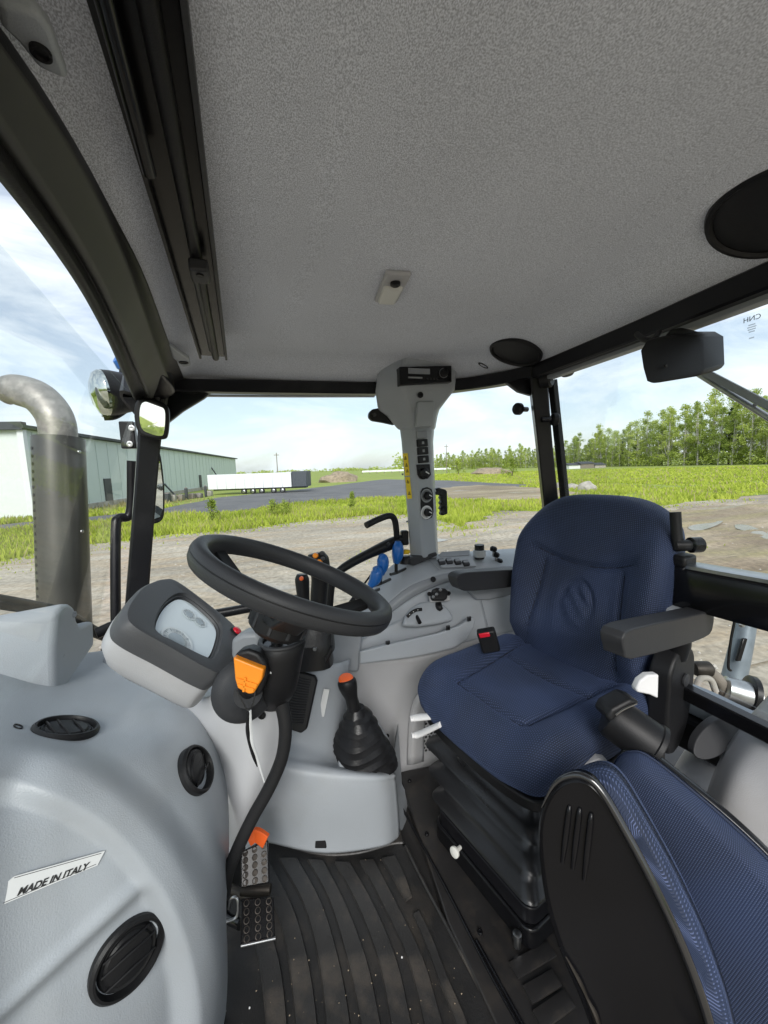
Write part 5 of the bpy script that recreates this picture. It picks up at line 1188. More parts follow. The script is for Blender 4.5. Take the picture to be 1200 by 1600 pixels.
# ================================================================== STEERING WHEEL
WC = Vector((.030, .705, .952)); WNv = Vector((math.sin(R(25)), 0, math.cos(R(25))))
sw = thing('steering_wheel', WC, 'black three spoke steering wheel tilted towards the driver seat', 'steering wheel')
wa_, wb_, _ = frame(WNv, Y)
def torus(name, c, a, b, n, R0, ra, rb, m, parent, N=72, M_=14):
    vs, fs = [], []
    for i in range(N):
        w = 2*math.pi*i/N; rd_ = a*math.cos(w)+b*math.sin(w)
        for j in range(M_):
            q = 2*math.pi*j/M_; e_ = 2.6; cq, sq2 = math.cos(q), math.sin(q)
            k = 1/((abs(cq)**e_+abs(sq2)**e_)**(1/e_)); vs.append(c+rd_*(R0+ra*cq*k)+n*rb*sq2*k)
    for i in range(N):
        for j in range(M_): fs.append((i*M_+j, i*M_+(j+1) % M_, ((i+1) % N)*M_+(j+1) % M_, ((i+1) % N)*M_+j))
    return mesh(name, vs, fs, m, parent)
torus('rim', WC, wa_, wb_, WNv, .173, .0145, .019, 'charcoal_plastic', sw)
torus('rim_seam', WC+WNv*.004, wa_, wb_, WNv, .1872, .0006, .0012, 'black_plastic', sw, 72, 6)
hubc = WC-WNv*.055
# rim points of the spokes chosen by bearing in the wheel plane
for bearing in (155, 15, 270):
    w = R(bearing); dr = X*math.cos(w)+Y*math.sin(w); dr = (dr-WNv*dr.dot(WNv)).normalized(); sd2 = WNv.cross(dr)
    p0 = hubc+dr*.03-WNv*.012; p1 = hubc+dr*.09-WNv*.002; p2 = WC+dr*.175-WNv*.006
    def sec(p, w_, h_): return [p+sd2*w_+WNv*h_, p-sd2*w_+WNv*h_, p-sd2*w_-WNv*h_, p+sd2*w_-WNv*h_]
    loft('spoke', [sec(p0, .036, .012), sec(p1, .024, .008), sec(p2, .017, .006)], 'black_plastic', sw, bevel=.004)
lathe('hub', hubc, WNv, [(.040, -.050), (.052, -.04), (.055, -.012), (.052, .004), (.045, .012), (.036, .016), (0, .018)], 'black_plastic', sw, seg=36)
for k in range(10):
    w = 2*math.pi*k/10; dr = wa_*math.cos(w)+wb_*math.sin(w); box('hub_rib', hubc+dr*.053-WNv*.02, (.004, .006, .034), 'charcoal_plastic', sw, ax=(dr, WNv.cross(dr), WNv), bevel=.001)
# ================================================================== STEERING COLUMN
scn = thing('steering_column', U(400, 1300, .85), 'pale grey steering column shroud with black upper collar', 'steering column')
tube('shaft', [hubc-WNv*.03, U(432, 1005, .745), U(430, 1030, .75)], .011, 'bare_steel', scn)
cr = []
for (px, py, d, w) in [(440, 1000, .745, .082), (440, 1006, .745, .090), (438, 1020, .745, .088), (436, 1050, .75, .080), (434, 1080, .765, .070), (430, 1100, .79, .05)]: cr.append(sq(U(px, py, d), w, w, .2, 28, 2.2))
loft('collar', cr, 'black_plastic', scn, caps=(False, True), ang=60); 
torus('collar_lip', U(440, 1000, .745), X, Y, Z, .040, .005, .004, 'charcoal_plastic', scn, 36, 8)
lathe('collar_plate', U(440, 1002, .745), Z, [(.038, 0), (.02, .001), (0, .001)], 'black_gloss', scn, seg=28)
for (px, py) in ((424, 1001), (452, 1007)): screw(U(px, py-2, .735), Z, scn, .006, 'bare_steel')
rowsc = [[U(262, 1085, .90), U(318, 1092, .80), U(355, 1075, .765), U(400, 1075, .76), U(438, 1085, .80)],
 [U(290, 1130, .92), U(328, 1140, .83), U(365, 1130, .785), U(410, 1130, .78), U(447, 1140, .83)],
 [U(320, 1200, .95), U(345, 1200, .87), U(375, 1195, .82), U(405, 1195, .815), U(436, 1200, .86)],
 [U(335, 1270, .98), U(350, 1270, .90), U(370, 1265, .86), U(388, 1265, .86), U(404, 1270, .90)],
 [U(345, 1350, 1.0), U(352, 1350, .94), U(358, 1345, .91), U(364, 1345, .91), U(370, 1350, .94)]]
patch('shroud', rowsc, 'fender_plastic', scn, n=6, solid=.005)
screw(U(409, 1118, .775), -FW, scn, .008)
box('warning_label', U(416, 1044, .705), (.016, .002, .02), 'sticker_white', scn, ax=(RT, FW, UP-RT*.2), bevel=0); box('warning_mark', U(416, 1044, .7035), (.010, .002, .010), 'red_orange', scn, ax=(RT+UP*.4, FW, UP-RT*.4), bevel=0)
# curved black conduit
cd = thing('cable_conduit', U(440, 1150, .8), 'thick black curved conduit running down the steering column', 'conduit')
tube('tube', [U(428, 1062, .76), U(440, 1100, .765), U(446, 1140, .77), U(440, 1185, .78), U(420, 1232, .79), U(396, 1275, .80), U(374, 1320, .81), U(357, 1362, .83), U(350, 1400, .86)], [.014, .0135, .013, .013, .013, .013, .013, .013, .013], 'black_rubber', cd, seg=16)
tube('end_sleeve', [U(430, 1050, .76), U(434, 1080, .762)], .019, 'black_plastic', cd)
# shuttle lever boss
sl = thing('shuttle_lever', U(385, 1080, .73), 'orange and black shuttle lever on a round black flange', 'lever')
fnm = Vector((.25, -.9, .25)).normalized(); fc = U(383, 1078, .735)
lathe('flange', fc, fnm, [(.058, -.012), (.060, -.004), (.055, .004), (.045, .010), (.030, .022), (.026, .03), (0, .03)], 'charcoal_plastic', sl, seg=44)
tube('stalk', [fc+fnm*.01, U(390, 1062, .715), U(394, 1045, .715)], [.022, .020, .016], 'black_plastic', sl, seg=20)
kp = [(364, 1027), (372, 1018), (388, 1015), (404, 1021), (414, 1034), (418, 1055), (408, 1085), (395, 1092), (376, 1085)]
prism('head', [U(x, y, .685) for x, y in kp], FW*.035, 'black_plastic', sl, bevel=.010, bseg=4)
op = [(364, 1027), (412, 1046), (409, 1062), (396, 1084), (388, 1085), (371, 1076), (367, 1062)]
orr = prism('orange_pad', [U(x, y, .672) for x, y in op], FW*.018, 'orange_plastic', sl, bevel=.003)
for (x0, y0, x1, y1) in ((370, 1060, 402, 1070), (372, 1069, 397, 1077), (384, 1058, 381, 1080)): beam('pad_rib', [U(x0, y0, .672), U(x1, y1, .672)], .004, .006, 'orange_plastic', orr, side=UP)
tie = thing('cord_tag', U(395, 1150, .7), 'thin cord with torn white plastic tag hanging from the orange lever', 'cord')
tube('loop', [U(370, 1078, .68), U(378, 1095, .68), U(388, 1110, .685), U(396, 1096, .68), U(399, 1078, .68)], .0014, 'print_black', tie, seg=6)
tube('white_strip', [U(391, 1110, .70), U(392, 1140, .715), U(394, 1160, .72), U(402, 1185, .735), U(413, 1222, .755)], [.0022, .003, .0028, .0024, .0014], 'sticker_white', tie, seg=6)
tube('dark_strip', [U(389, 1112, .70), U(387, 1135, .712), U(389, 1155, .718), U(396, 1180, .73), U(402, 1198, .74)], [.002, .0042, .0036, .0034, .001], 'black_plastic', tie, seg=6)
# ================================================================== INSTRUMENT POD
ip = thing('instrument_pod', U(290, 1020, .82), 'instrument pod with dark bezel and pale dial window, sky glare in its colour', 'instrument cluster')
PN_ = Vector((math.sin(R(45)), -.12, math.cos(R(45)))).normalized(); GO = Vector((-.182, .84, .843))
bez = [(190, 966), (198, 942), (222, 916), (252, 905), (276, 910), (330, 950), (366, 980), (376, 1000), (366, 1034), (346, 1058), (322, 1052), (262, 1018), (205, 986)]
gls = [(243, 985), (247, 966), (260, 947), (278, 937), (297, 943), (326, 968), (337, 985), (335, 1004), (325, 1027), (311, 1025), (280, 1010), (262, 1001), (252, 996)]
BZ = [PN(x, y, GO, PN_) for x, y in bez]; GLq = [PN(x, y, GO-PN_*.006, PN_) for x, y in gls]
cB = sum(BZ, Vector())/len(BZ); cG = sum(GLq, Vector())/len(GLq)
sc = lambda P_, c, s, off: [c+(p-c)*s+PN_*off for p in P_]
loft('bezel', [sc(BZ, cB, .97, -.036), sc(BZ, cB, .99, -.016), sc(BZ, cB, .99, -.004), sc(BZ, cB, .95, .006), sc(BZ, cB, .90, .007), sc(GLq, cG, 1.14, .010), sc(GLq, cG, 1.10, .004), sc(GLq, cG, 1.06, .004), sc(GLq, cG, 1.02, -.004)], 'bezel_plastic', ip, rnd=5, caps=(False, False), ang=50)
gp = catmull(GLq, 5, True)
df = mesh('dial_window', gp, [tuple(range(len(gp)))], 'dial_sky_glare', ip, smooth=False)
mat('dial_white', (0.74, 0.80, 0.83), .2, var=.02)
mat('dial_mid', (0.36, 0.42, 0.46), .2, var=.02)
def dial(px, py, r_, par):
    c = PN(px, py, GO-PN_*.0045, PN_); o = lathe('dial_ring', c, PN_, [(r_, 0), (r_, .0004), (r_*.86, .0004), (r_*.86, 0)], 'dial_white', par, seg=36); lathe('dial_disc', c, PN_, [(r_*.55, 0), (r_*.5, .0006), (0, .0006)], 'dial_mid', o, seg=24)
    a, b, _ = frame(PN_, Z); 
    for k in range(9):
        w = R(-30+k*30); dr = a*math.cos(w)+b*math.sin(w); box('tick', c+dr*r_*.75+PN_*.0004, (r_*.18, r_*.05, .0003), 'dial_mid', o, ax=(dr, PN_.cross(dr), PN_), bevel=0)
dial(277, 1000, .034, df); dial(296, 960, .017, df); dial(313, 972, .015, df)
pod = [(183, 985), (196, 945), (232, 915), (262, 912), (290, 925), (330, 955), (366, 985), (374, 1003), (364, 1036), (344, 1062), (318, 1058), (258, 1025), (200, 995)]
loft('shell', [sc(BZ, cB, .96, -.025), sc(BZ, cB, .965, -.045), [p+X*.004 for p in sc(BZ, cB, .95, -.068)], [p-Z*.010+X*.012 for p in sc(BZ, cB, .88, -.086)], [p-Z*.020+X*.02 for p in sc(BZ, cB, .74, -.098)], [p-Z*.028+X*.025 for p in sc(BZ, cB, .45, -.104)]], 'pale_plastic', ip, rnd=5, caps=(False, True), ang=60)
rbx, rn_ = PN(371, 988, GO+PN_*.006, PN_), PN_
rb_ = lathe('warning_button', PN(368, 988, GO+PN_*.004, PN_), PN_, [(.015, -.006), (.015, .004), (.012, .005)], 'black_plastic', ip, seg=22); lathe('red_lens', PN(369, 987, GO+PN_*.006, PN_), PN_, [(.0115, 0), (.010, .006), (.005, .009), (0, .009)], 'red_plastic', rb_, seg=20)
prism('pod_bridge', [U(x, y, .80) for x, y in [(360, 1000), (378, 990), (402, 988), (408, 1000), (400, 1060), (360, 1066)]], FW*.05, 'mid_plastic', ip, bevel=.010)
# ================================================================== PEDALS
def pedal(quad, d, label, extra=None):
    q = [U(x, y, d+dd) for x, y, dd in quad]; o = thing('pedal', sum(q, Vector())/4, label, 'pedal', 'floor pedals')
    n_ = (q[1]-q[0]).cross(q[3]-q[0]).normalized(); n_ = n_ if n_.dot(CAM-q[0]) > 0 else -n_
    prism('pad', q, -n_*.008, 'black_gloss', o, bevel=.003)
    for i in range(5):
        for j in range(3):
            u_, v_ = (j+.5)/3, (i+.6)/5.2; c = (q[0].lerp(q[1], u_)).lerp(q[3].lerp(q[2], u_), v_)
            lathe('grip_hole', c+n_*.0008, n_, [(.0062, -.002), (.0064, .002), (.0046, .0022), (.005, -.001), (0, -.001)], 'worn_steel', o, seg=14)
    return o, q, n_
o, q, n_ = pedal([(376, 1330, .0), (419, 1312, .02), (421, 1380, -.02), (376, 1388, -.04)], .93, 'upper perforated steel pedal with an orange strap on its arm')
tube('arm', [U(352, 1385, .97), U(385, 1400, .93), U(400, 1395, .93)], .011, 'worn_steel', o); beam('strap', [U(388, 1311, .925), U(400, 1304, .93), U(416, 1314, .925)], .012, .03, 'red_orange', o, side=FW); lathe('foot_roll', U(400, 1390, .925), RT, [(.012, -.035), (.014, 0), (.012, .035)], 'worn_steel', o, seg=14)
o, q, n_ = pedal([(376, 1404, .0), (428, 1400, .02), (430, 1466, -.03), (376, 1478, -.05)], .87, 'lower perforated steel pedal nearest the dashboard foot')
tube('arm', [U(350, 1395, .95), U(352, 1430, .92), U(376, 1445, .88)], .010, 'black_gloss', o); tube('edge_bar', [q[3]+n_*.004, q[2]+n_*.004], .003, 'bare_steel', o, seg=8)
lk = thing('pedal_latch', U(358, 1430, .88), 'bent steel latch wire beside the lower pedal', 'latch'); tube('wire', [U(345, 1448, .86), U(352, 1441, .86), U(370, 1432, .865), U(371, 1405, .87), U(362, 1404, .875), U(358, 1420, .88)], .0032, 'bare_steel', lk, seg=8)
box('hinge', U(346, 1448, .87), (.02, .02, .02), 'black_gloss', lk, bevel=.003)
uc = thing('underdash_panel', Vector((-.25, 1.0, .2)), 'grey bulkhead panel with black pedal box behind the pedals', 'bulkhead')
prism('sheet', [U(x, y, d) for x, y, d in [(325, 1200, 1.15), (430, 1180, 1.25), (425, 1330, 1.22), (300, 1420, 1.1)]], FW*.02, 'grey_plastic', uc, bevel=.003); prism('pedal_box', [U(x, y, d) for x, y, d in [(340, 1330, 1.0), (380, 1330, 1.05), (380, 1390, 1.0), (330, 1420, .95)]], FW*.02, 'black_plastic', uc, bevel=.003)

# ================================================================== DRIVER SEAT
SR, SX, SY = R(15), .65, .878
def S(x, y, z): return Vector((SX+x*math.cos(SR)-y*math.sin(SR), SY+x*math.sin(SR)+y*math.cos(SR), z))
sF, sL = (S(1, 0, 0)-S(0, 0, 0)), (S(0, 1, 0)-S(0, 0, 0))       # sF points to the back of the seat, sL to its far side
def pillow(name, O, A, B, N, outl, thick, relief, m, parent, edge=.035, n_top=26, rnd=6, bulge=.0, uvs=1.0, uvedge=False):
    pts = catmull([Vector((a, b, 0)) for a, b in outl], rnd, True); c = sum(pts, Vector())/len(pts); K = len(pts)
    vs, fs, uv = [], [], []
    rings_ = [(i/n_top, None) for i in range(1, n_top+1)]
    size = max((p-c).length for p in pts)
    prof = []
    for i in range(1, n_top+1): prof.append((i/n_top*(1-edge/size), 0.0))
    for k in range(1, 8): w = k/7*math.pi/2; prof.append((1-edge/size+edge/size*math.sin(w), -edge*(1-math.cos(w))))
    prof.append((1+bulge, -thick*.5)); prof.append((1-.02, -thick*.85)); prof.append((.90, -thick))
    vs.append(O+A*c.x+B*c.y+N*relief(c.x, c.y, 0)); uv.append((c.x*uvs, c.y*uvs))
    for (s, h) in prof:
        for p in pts:
            q = c+(p-c)*s; rl_ = relief(q.x, q.y, s) if h > -edge*1.01 else relief(q.x, q.y, 1)*max(0, 1+(h+edge)/(thick-edge))
            vs.append(O+A*q.x+B*q.y+N*(h+rl_)); uv.append(((q.x+(p-c).normalized().x*(-h))*uvs, (q.y+(p-c).normalized().y*(-h))*uvs))
    for j in range(K): fs.append((0, 1+j, 1+(j+1) % K))
    for i in range(len(prof)-1):
        for j in range(K): fs.append((1+i*K+j, 1+(i+1)*K+j, 1+(i+1)*K+(j+1) % K, 1+i*K+(j+1) % K))
    fs.append(tuple(1+(len(prof)-1)*K+j for j in range(K)))
    if uvedge:
        arc = [0.0]
        for j in range(1, K): arc.append(arc[-1]+(pts[j]-pts[j-1]).length)
        for i, (s, h) in enumerate(prof):
            for j in range(K): uv[1+i*K+j] = (arc[j]*uvs, (-h+s*size)*uvs)
    return mesh(name, vs, fs, m, parent, uv=uv)
ds = thing('driver_seat', S(0, 0, 0), 'blue fabric driver seat on black bellows with grey armrests', 'seat')
def gro(d, w=.009, dep=.013): return -dep*math.exp(-(d/w)**2)
def cush(x, y, s):
    ay = abs(y); v = .022*ss(.11, .19, ay)*(1-ss(.97, 1.0, s)*.0)
    v += -.032*ss(.15, .255, -x) if x < -.15 else 0
    v += -.012*math.exp(-((x-.0)/.12)**2-(y/.09)**2)
    yb = .135+.03*(x/.25)
    if -.15 < x: v += gro(ay-yb)
    if ay < yb: v += gro(x+.15)+gro(x-.08+.3*ay*0)
    v += .0025*mnoise.noise((x*14, y*14, 1.0))
    return v
cush_out = [(-.245, -.15), (-.255, 0), (-.245, .15), (-.205, .222), (-.05, .238), (.12, .24), (.2, .225), (.225, .1), (.225, -.1), (.2, -.225), (.12, -.24), (-.05, -.238), (-.205, -.222)]
pillow('cushion', S(0, 0, .537), sF, sL, Z, cush_out, .10, cush, 'seat_fabric', ds, edge=.045)
lean = R(13); BA, BB = -sL, (Z*math.cos(lean)+sF*math.sin(lean)); BNv = (-sF*math.cos(lean)+Z*math.sin(lean))
def back(a, b, s):
    aa = abs(a); v = .046*ss(.09, .21, aa)*ss(.02, .10, b)*(1-ss(.36, .50, b))
    v += -.02*ss(.40, .56, b)
    w_ = .135+.012*math.cos(b*8)
    if b < .33: v += gro(aa-w_, .009, .013)
    if aa < .17: v += gro(b-.325-.03*(aa/.15)**2, .009, .013)
    r_ = math.hypot((a+.0)/.052, (b-.20)/.075)
    v += gro((r_-1)*.06, .007, .009)+gro((r_-.8)*.06, .005, .003) if r_ < 1.5 else 0
    if r_ < .85: v += .005*math.sin((a*1.2+(b-.2))*110)
    v += .012*math.exp(-((b-.10)/.09)**2)*(1-ss(.1, .2, aa))+.002*mnoise.noise((a*14, b*14, 5.0))
    return v
mat('thread', (0.006, 0.009, 0.022), .8, var=.1)
def seam(parent, pts): tube('stitched_seam', pts, .0016, 'thread', parent, seg=6, n=3)
def cpt(x, y): return S(x, y, .5375+cush(x, y, .5))
for sg in (-1, 1): seam(ds, [cpt(-.148+.37*k/16, sg*(.135+.03*((-.148+.37*k/16)/.25))) for k in range(17)])
seam(ds, [cpt(-.15, -.115+.23*k/10) for k in range(11)]); seam(ds, [cpt(.08, -.14+.28*k/10) for k in range(11)])
back_out = [(-.19, -.01), (-.222, .12), (-.238, .27), (-.235, .39), (-.208, .49), (-.125, .545), (0, .556), (.125, .545), (.208, .49), (.235, .39), (.238, .27), (.222, .12), (.19, -.01), (.0, -.015)]
pillow('backrest', S(.185, 0, .515), BA, BB, BNv, back_out, .11, back, 'seat_fabric', ds, edge=.05)
def bpt(a, b): return S(.185, 0, .515)+BA*a+BB*b+BNv*(back(a, b, .5)+.0006)
for sg in (-1, 1): seam(ds, [bpt(sg*(.135+.012*math.cos(.02*k*8)), .02*k) for k in range(1, 17)])
seam(ds, [bpt(-.15+.3*k/12, .325+.03*((-.15+.3*k/12)/.15)**2) for k in range(13)])
prism('back_shell', [S(.225, 0, .50)+BA*a*.9+BB*(b*.92+.01)-BNv*.055 for a, b in back_out], -BNv*.04, 'mid_plastic', ds, bevel=.012, rnd=3)
prism('seat_pan', [S(0, 0, .425)+sF*a*.92+sL*b*.93 for a, b in cush_out], -Z*.03, 'black_plastic', ds, bevel=.006, rnd=3)
def arm(side, z0):
    y0 = .285*side; k_ = -.065 if side < 0 else .03
    pr_ = [(-.055+k_, .0), (-.05+k_, .014), (-.02+k_, .026), (.10, .030), (.29, .034), (.305, .026), (.30, -.028), (.25, -.046), (.10, -.052), (-.02+k_, -.050), (-.045+k_, -.03)]
    q = [S(a, y0-.03, z0-.022+b*.82+.15*(.3-a)) for a, b in pr_]
    o = prism('armrest', q, sL*.044, 'charcoal_plastic', ds, bevel=.012, bseg=4, rnd=2); o['label'] = 'dark grey armrest pad nearer the camera' if side < 0 else 'dark grey armrest pad on the far side'
    return o
arm(-1, .768); arm(1, .752)
box('armrest_bracket', S(.27, -.25, .74), (.06, .05, .06), 'grey_plastic', ds, ax=(sF, sL, Z), bevel=.01)
# recliner plate at the near rear corner
rp_ = [(.165, .60), (.17, .64), (.20, .675), (.24, .685), (.285, .665), (.30, .62), (.295, .54), (.27, .46), (.23, .42), (.18, .42), (.165, .48)]
rc = prism('recliner', [S(a, -.285, b) for a, b in rp_], sL*.05, 'black_plastic', ds, bevel=.008, rnd=2); lathe('pivot_bolt', S(.24, -.286, .60), -sL, [(.016, 0), (.016, .004), (.011, .006), (0, .006)], 'charcoal_plastic', rc, seg=18)
tube('strut_arm', [S(.23, -.27, .66), S(.22, -.28, .70), S(.21, -.28, .72)], .022, 'black_plastic', ds)
prism('release_tab', [U(x, y, .86) for x, y in [(994, 1077), (1000, 1064), (1012, 1055), (1030, 1054), (1029, 1092), (1016, 1086), (996, 1082)]], FW*.02, 'white_plastic', ds, bevel=.004)
# height adjust motor box
mb = thing('adjuster_box', U(995, 1140, .82), 'black cylindrical adjuster unit under the near seat edge', 'adjuster')
ca, cbv = U(950, 1128, .80), U(1015, 1150, .80); 
lathe('drum', U(988, 1142, .80), RT*.75-UP*.5-FW*.45, [(.030, -.052), (.042, -.048), (.045, -.040), (.045, .036), (.048, .038), (.048, .046), (.040, .050), (.018, .050), (.016, .046), (0, .046)], 'black_plastic', mb, seg=36, ang=25)
prism('lid', [U(x, y, .77) for x, y in [(948, 1122), (955, 1108), (985, 1092), (1002, 1098), (985, 1108), (968, 1118), (955, 1130)]], FW*.05, 'black_plastic', mb, bevel=.006); tube('worn_edge', [U(962, 1117, .768), U(975, 1108, .768), U(995, 1099, .768)], .0018, 'bare_steel', mb, seg=5)
box('mount', U(1012, 1180, .82), (.05, .05, .05), 'black_plastic', mb, ax=(sF, sL, Z), bevel=.008); lathe('bolt', U(1018, 1178, .785), -FW, [(.010, 0), (.010, .006), (.006, .008), (0, .008)], 'bare_steel', mb, seg=6)
# bellows under the seat
bl_o = [(-.205, -.165), (-.205, .165), (.17, .165), (.17, -.165)]
def rr_ring(z, s, dx=0, rad=.03):
    out = []
    for (cx_, cy_), a0 in zip(((-.19, -.17), (.17, -.17), (.17, .17), (-.19, .17)), (180, 270, 0, 90)):
        for k in range(5):
            a = R(a0+k*22.5); cxx, cyy = cx_*s, cy_*s
            sx2, sy2 = (1 if cx_ > 0 else -1), (1 if cy_ > 0 else -1)
            out.append(S(cxx-sx2*rad+rad*math.cos(a)+dx, cyy-sy2*rad+rad*math.sin(a), z))
    return out
mat('bellows_rubber', (0.012, 0.012, 0.013), 0.30, var=0.15, spec=0.55)
bp2 = []
zt_, nb = .405, 3
bp2.append(rr_ring(.415, .92)); 
for k in range(nb):
    z1 = .385-k*.085; bp2 += [rr_ring(z1, .90), rr_ring(z1-.030, .93), rr_ring(z1-.050, 1.04-.03*k), rr_ring(z1-.058, 1.15-.03*k), rr_ring(z1-.066, 1.17-.03*k), rr_ring(z1-.073, 1.14-.03*k), rr_ring(z1-.076, .88)]
loft('bellows', bp2, 'bellows_rubber', ds, caps=(True, True), ang=50)
prism('seat_base', rr_ring(.115, 1.02), -Z*.045, 'black_paint', ds, bevel=.004); prism('base_rail', rr_ring(.07, 1.06), -Z*.055, 'black_gloss', ds, bevel=.006)
wk = S(-.195, -.03, .14); lathe('adjust_knob', U(712, 1330, .985), Vector((-1, -.5, .2)), [(.005, -.02), (.006, 0), (.013, .002), (.013, .007), (.010, .009), (0, .009)], 'lens_plastic', ds, seg=20)
beam('slide_rail', [S(-.21, -.15, .405), S(-.21, .16, .405)], .02, .012, 'black_gloss', ds, side=Z)
for t in (-.12, -.07, 0.0, .07): screw(S(-.222, t, .408), -sF, ds, .006, 'bare_steel')
for (a, b, r_) in (((641, 1123, 1.10), (690, 1118, 1.06), .0125), ((643, 1149, 1.08), (688, 1132, 1.02), .0115)):
    o = tube('height_lever', [U(*a), U(a[0]+12, a[1]-2, a[2]), U(*b)], [r_*.85, r_, r_*.8], 'white_plastic', ds, seg=14, sy=.6)
prism('seat_lining_edge', [U(x, y, .84) for x, y in [(885, 1210), (935, 1185), (950, 1188), (940, 1205), (905, 1218)]], FW*.02, 'pale_plastic', ds, bevel=.003)

# ================================================================== FOLDED PASSENGER SEAT
ts = thing('folding_seat', U(1000, 1600, .6), 'folded blue passenger seat with glossy black shell tipped up', 'seat')
pln_o, pln_n = U(930, 1400, .56), (Vector((-.75, -.62, .22))).normalized()
sh = [(840, 1312), (846, 1262), (866, 1226), (892, 1212), (918, 1216), (942, 1240), (975, 1296), (1020, 1380), (1062, 1470), (1096, 1560), (1118, 1640), (1140, 1760), (1000, 1800), (935, 1640), (905, 1560), (872, 1480), (850, 1400)]
shq = [PN(x, y, pln_o, pln_n) for x, y in sh]
shc = sum(shq, Vector())/len(shq)
def inset(P_, k, off): return [shc+(p-shc)*k+pln_n*off for p in P_]
loft('shell', [inset(shq, .97, -.030), inset(shq, 1.0, -.022), inset(shq, 1.0, -.006), inset(shq, .985, .0), inset(shq, .95, .003), inset(shq, .93, -.006), inset(shq, .6, -.010)], 'shell_black', ts, rnd=4, ang=45)
for (a, b) in (((890, 1258), (884, 1305)), ((906, 1262), (900, 1312)), ((924, 1270), (918, 1325))): tube('pressed_flute', [PN(*a, pln_o-pln_n*.009, pln_n), PN(*a, pln_o-pln_n*.007, pln_n).lerp(PN(*b, pln_o-pln_n*.007, pln_n), .3), PN(*a, pln_o-pln_n*.007, pln_n).lerp(PN(*b, pln_o-pln_n*.007, pln_n), 1.2), PN(*a, pln_o-pln_n*.009, pln_n).lerp(PN(*b, pln_o-pln_n*.009, pln_n), 1.9)], [.003, .0045, .0045, .003], 'shell_black', ts, seg=12)
tube('worn_edge', [PN(x, y, pln_o-pln_n*.002, pln_n) for x, y in [(884, 1494), (905, 1532), (918, 1560), (932, 1590), (945, 1640)]], [.001, .003, .002, .0035, .001], 'worn_steel', ts, seg=6)
mat('rim_gloss', (0.012, 0.012, 0.013), 0.14, var=0.1, rvar=0.04, spec=0.9)
tube('rim_highlight', [p+pln_n*.001 for p in inset(shq, 1.0, -.002)[1:12]], [.001, .003, .005]+[.006]*8, 'rim_gloss', ts, seg=10)  # glossy tube added along the shell edge to carry a highlight
# cushion behind the shell
cq = [(p-shc)*1.02+shc for p in shq]
A2 = pln_n.cross(Z).normalized(); B2 = pln_n.cross(A2); 
if B2.z < 0: B2 = -B2
def to2(P_): return [((p-shc).dot(A2), (p-shc).dot(B2)) for p in P_]
pillow('cushion', shc-pln_n*.125+RT*.030-B2*.02, A2, B2, -pln_n, to2(inset(shq, 1.03, 0)), .092, lambda a, b, s: .004*mnoise.noise((a*9, b*9, 2)), 'seat_fabric', ts, edge=.05, bulge=.015, uvs=1.1, uvedge=True)
# backrest, standing behind
pn2 = Vector((-.88, -.46, .12)).normalized(); po2 = U(1060, 1340, .67)
bk = [(952, 1222), (958, 1196), (978, 1188), (1004, 1196), (1060, 1240), (1130, 1300), (1200, 1368), (1300, 1480), (1360, 1640), (1200, 1760), (1100, 1620), (1030, 1440), (980, 1310)]
bkq = [PN(x, y, po2, pn2) for x, y in bk]; bkc = sum(bkq, Vector())/len(bkq)
A3 = pn2.cross(Z).normalized(); B3 = pn2.cross(A3); B3 = B3 if B3.z > 0 else -B3
pillow('backrest', bkc, A3, B3, pn2, [((p-bkc).dot(A3), (p-bkc).dot(B3)) for p in bkq], .07, lambda a, b, s: .012*(1-s*s)+.003*mnoise.noise((a*9, b*9, 7)), 'seat_fabric', ts, edge=.05, bulge=.01, uvs=1.7)
prism('back_shell', [bkc+(p-bkc)*1.02-pn2*.05 for p in bkq], -pn2*.022, 'black_gloss', ts, bevel=.008, rnd=4)
tube('hinge_bar', [U(862, 1385, .66), U(872, 1430, .64), U(880, 1465, .62)], .012, 'seat_fabric', ts, seg=10)

# ================================================================== LEFT WHEEL ARCH
wa2 = thing('wheel_arch', U(1200, 1300, .75), 'grey moulded wheel arch with dark oval inlay at the right', 'wheel arch')
rowsw = [[U(1052, 1200, 1.080), U(1075, 1165, 1.100), U(1110, 1135, 1.100), U(1150, 1118, 1.090), (U(1200, 1105, 1.070)), U(1330, 1080, 1.000)],
 [U(1050, 1225, 1.020), U(1072, 1200, 1.030), U(1100, 1185, 1.020), U(1150, 1170, 1.000), U(1200, 1150, 0.980), U(1330, 1120, 0.900)],
 [U(1056, 1290, 0.960), U(1080, 1270, 0.960), U(1110, 1260, 0.950), U(1160, 1240, 0.930), U(1210, 1220, 0.900), U(1330, 1190, 0.820)],
 [U(1080, 1400, 0.940), U(1100, 1380, 0.940), U(1130, 1370, 0.930), U(1180, 1350, 0.900), U(1230, 1330, 0.860), U(1340, 1300, 0.780)],
 [U(1120, 1600, 0.940), U(1150, 1580, 0.930), U(1180, 1560, 0.920), U(1220, 1540, 0.880), U(1260, 1520, 0.840), U(1360, 1500, 0.760)]]
wao = patch('arch_panel', rowsw, 'fender_plastic', wa2, n=6, solid=.006)
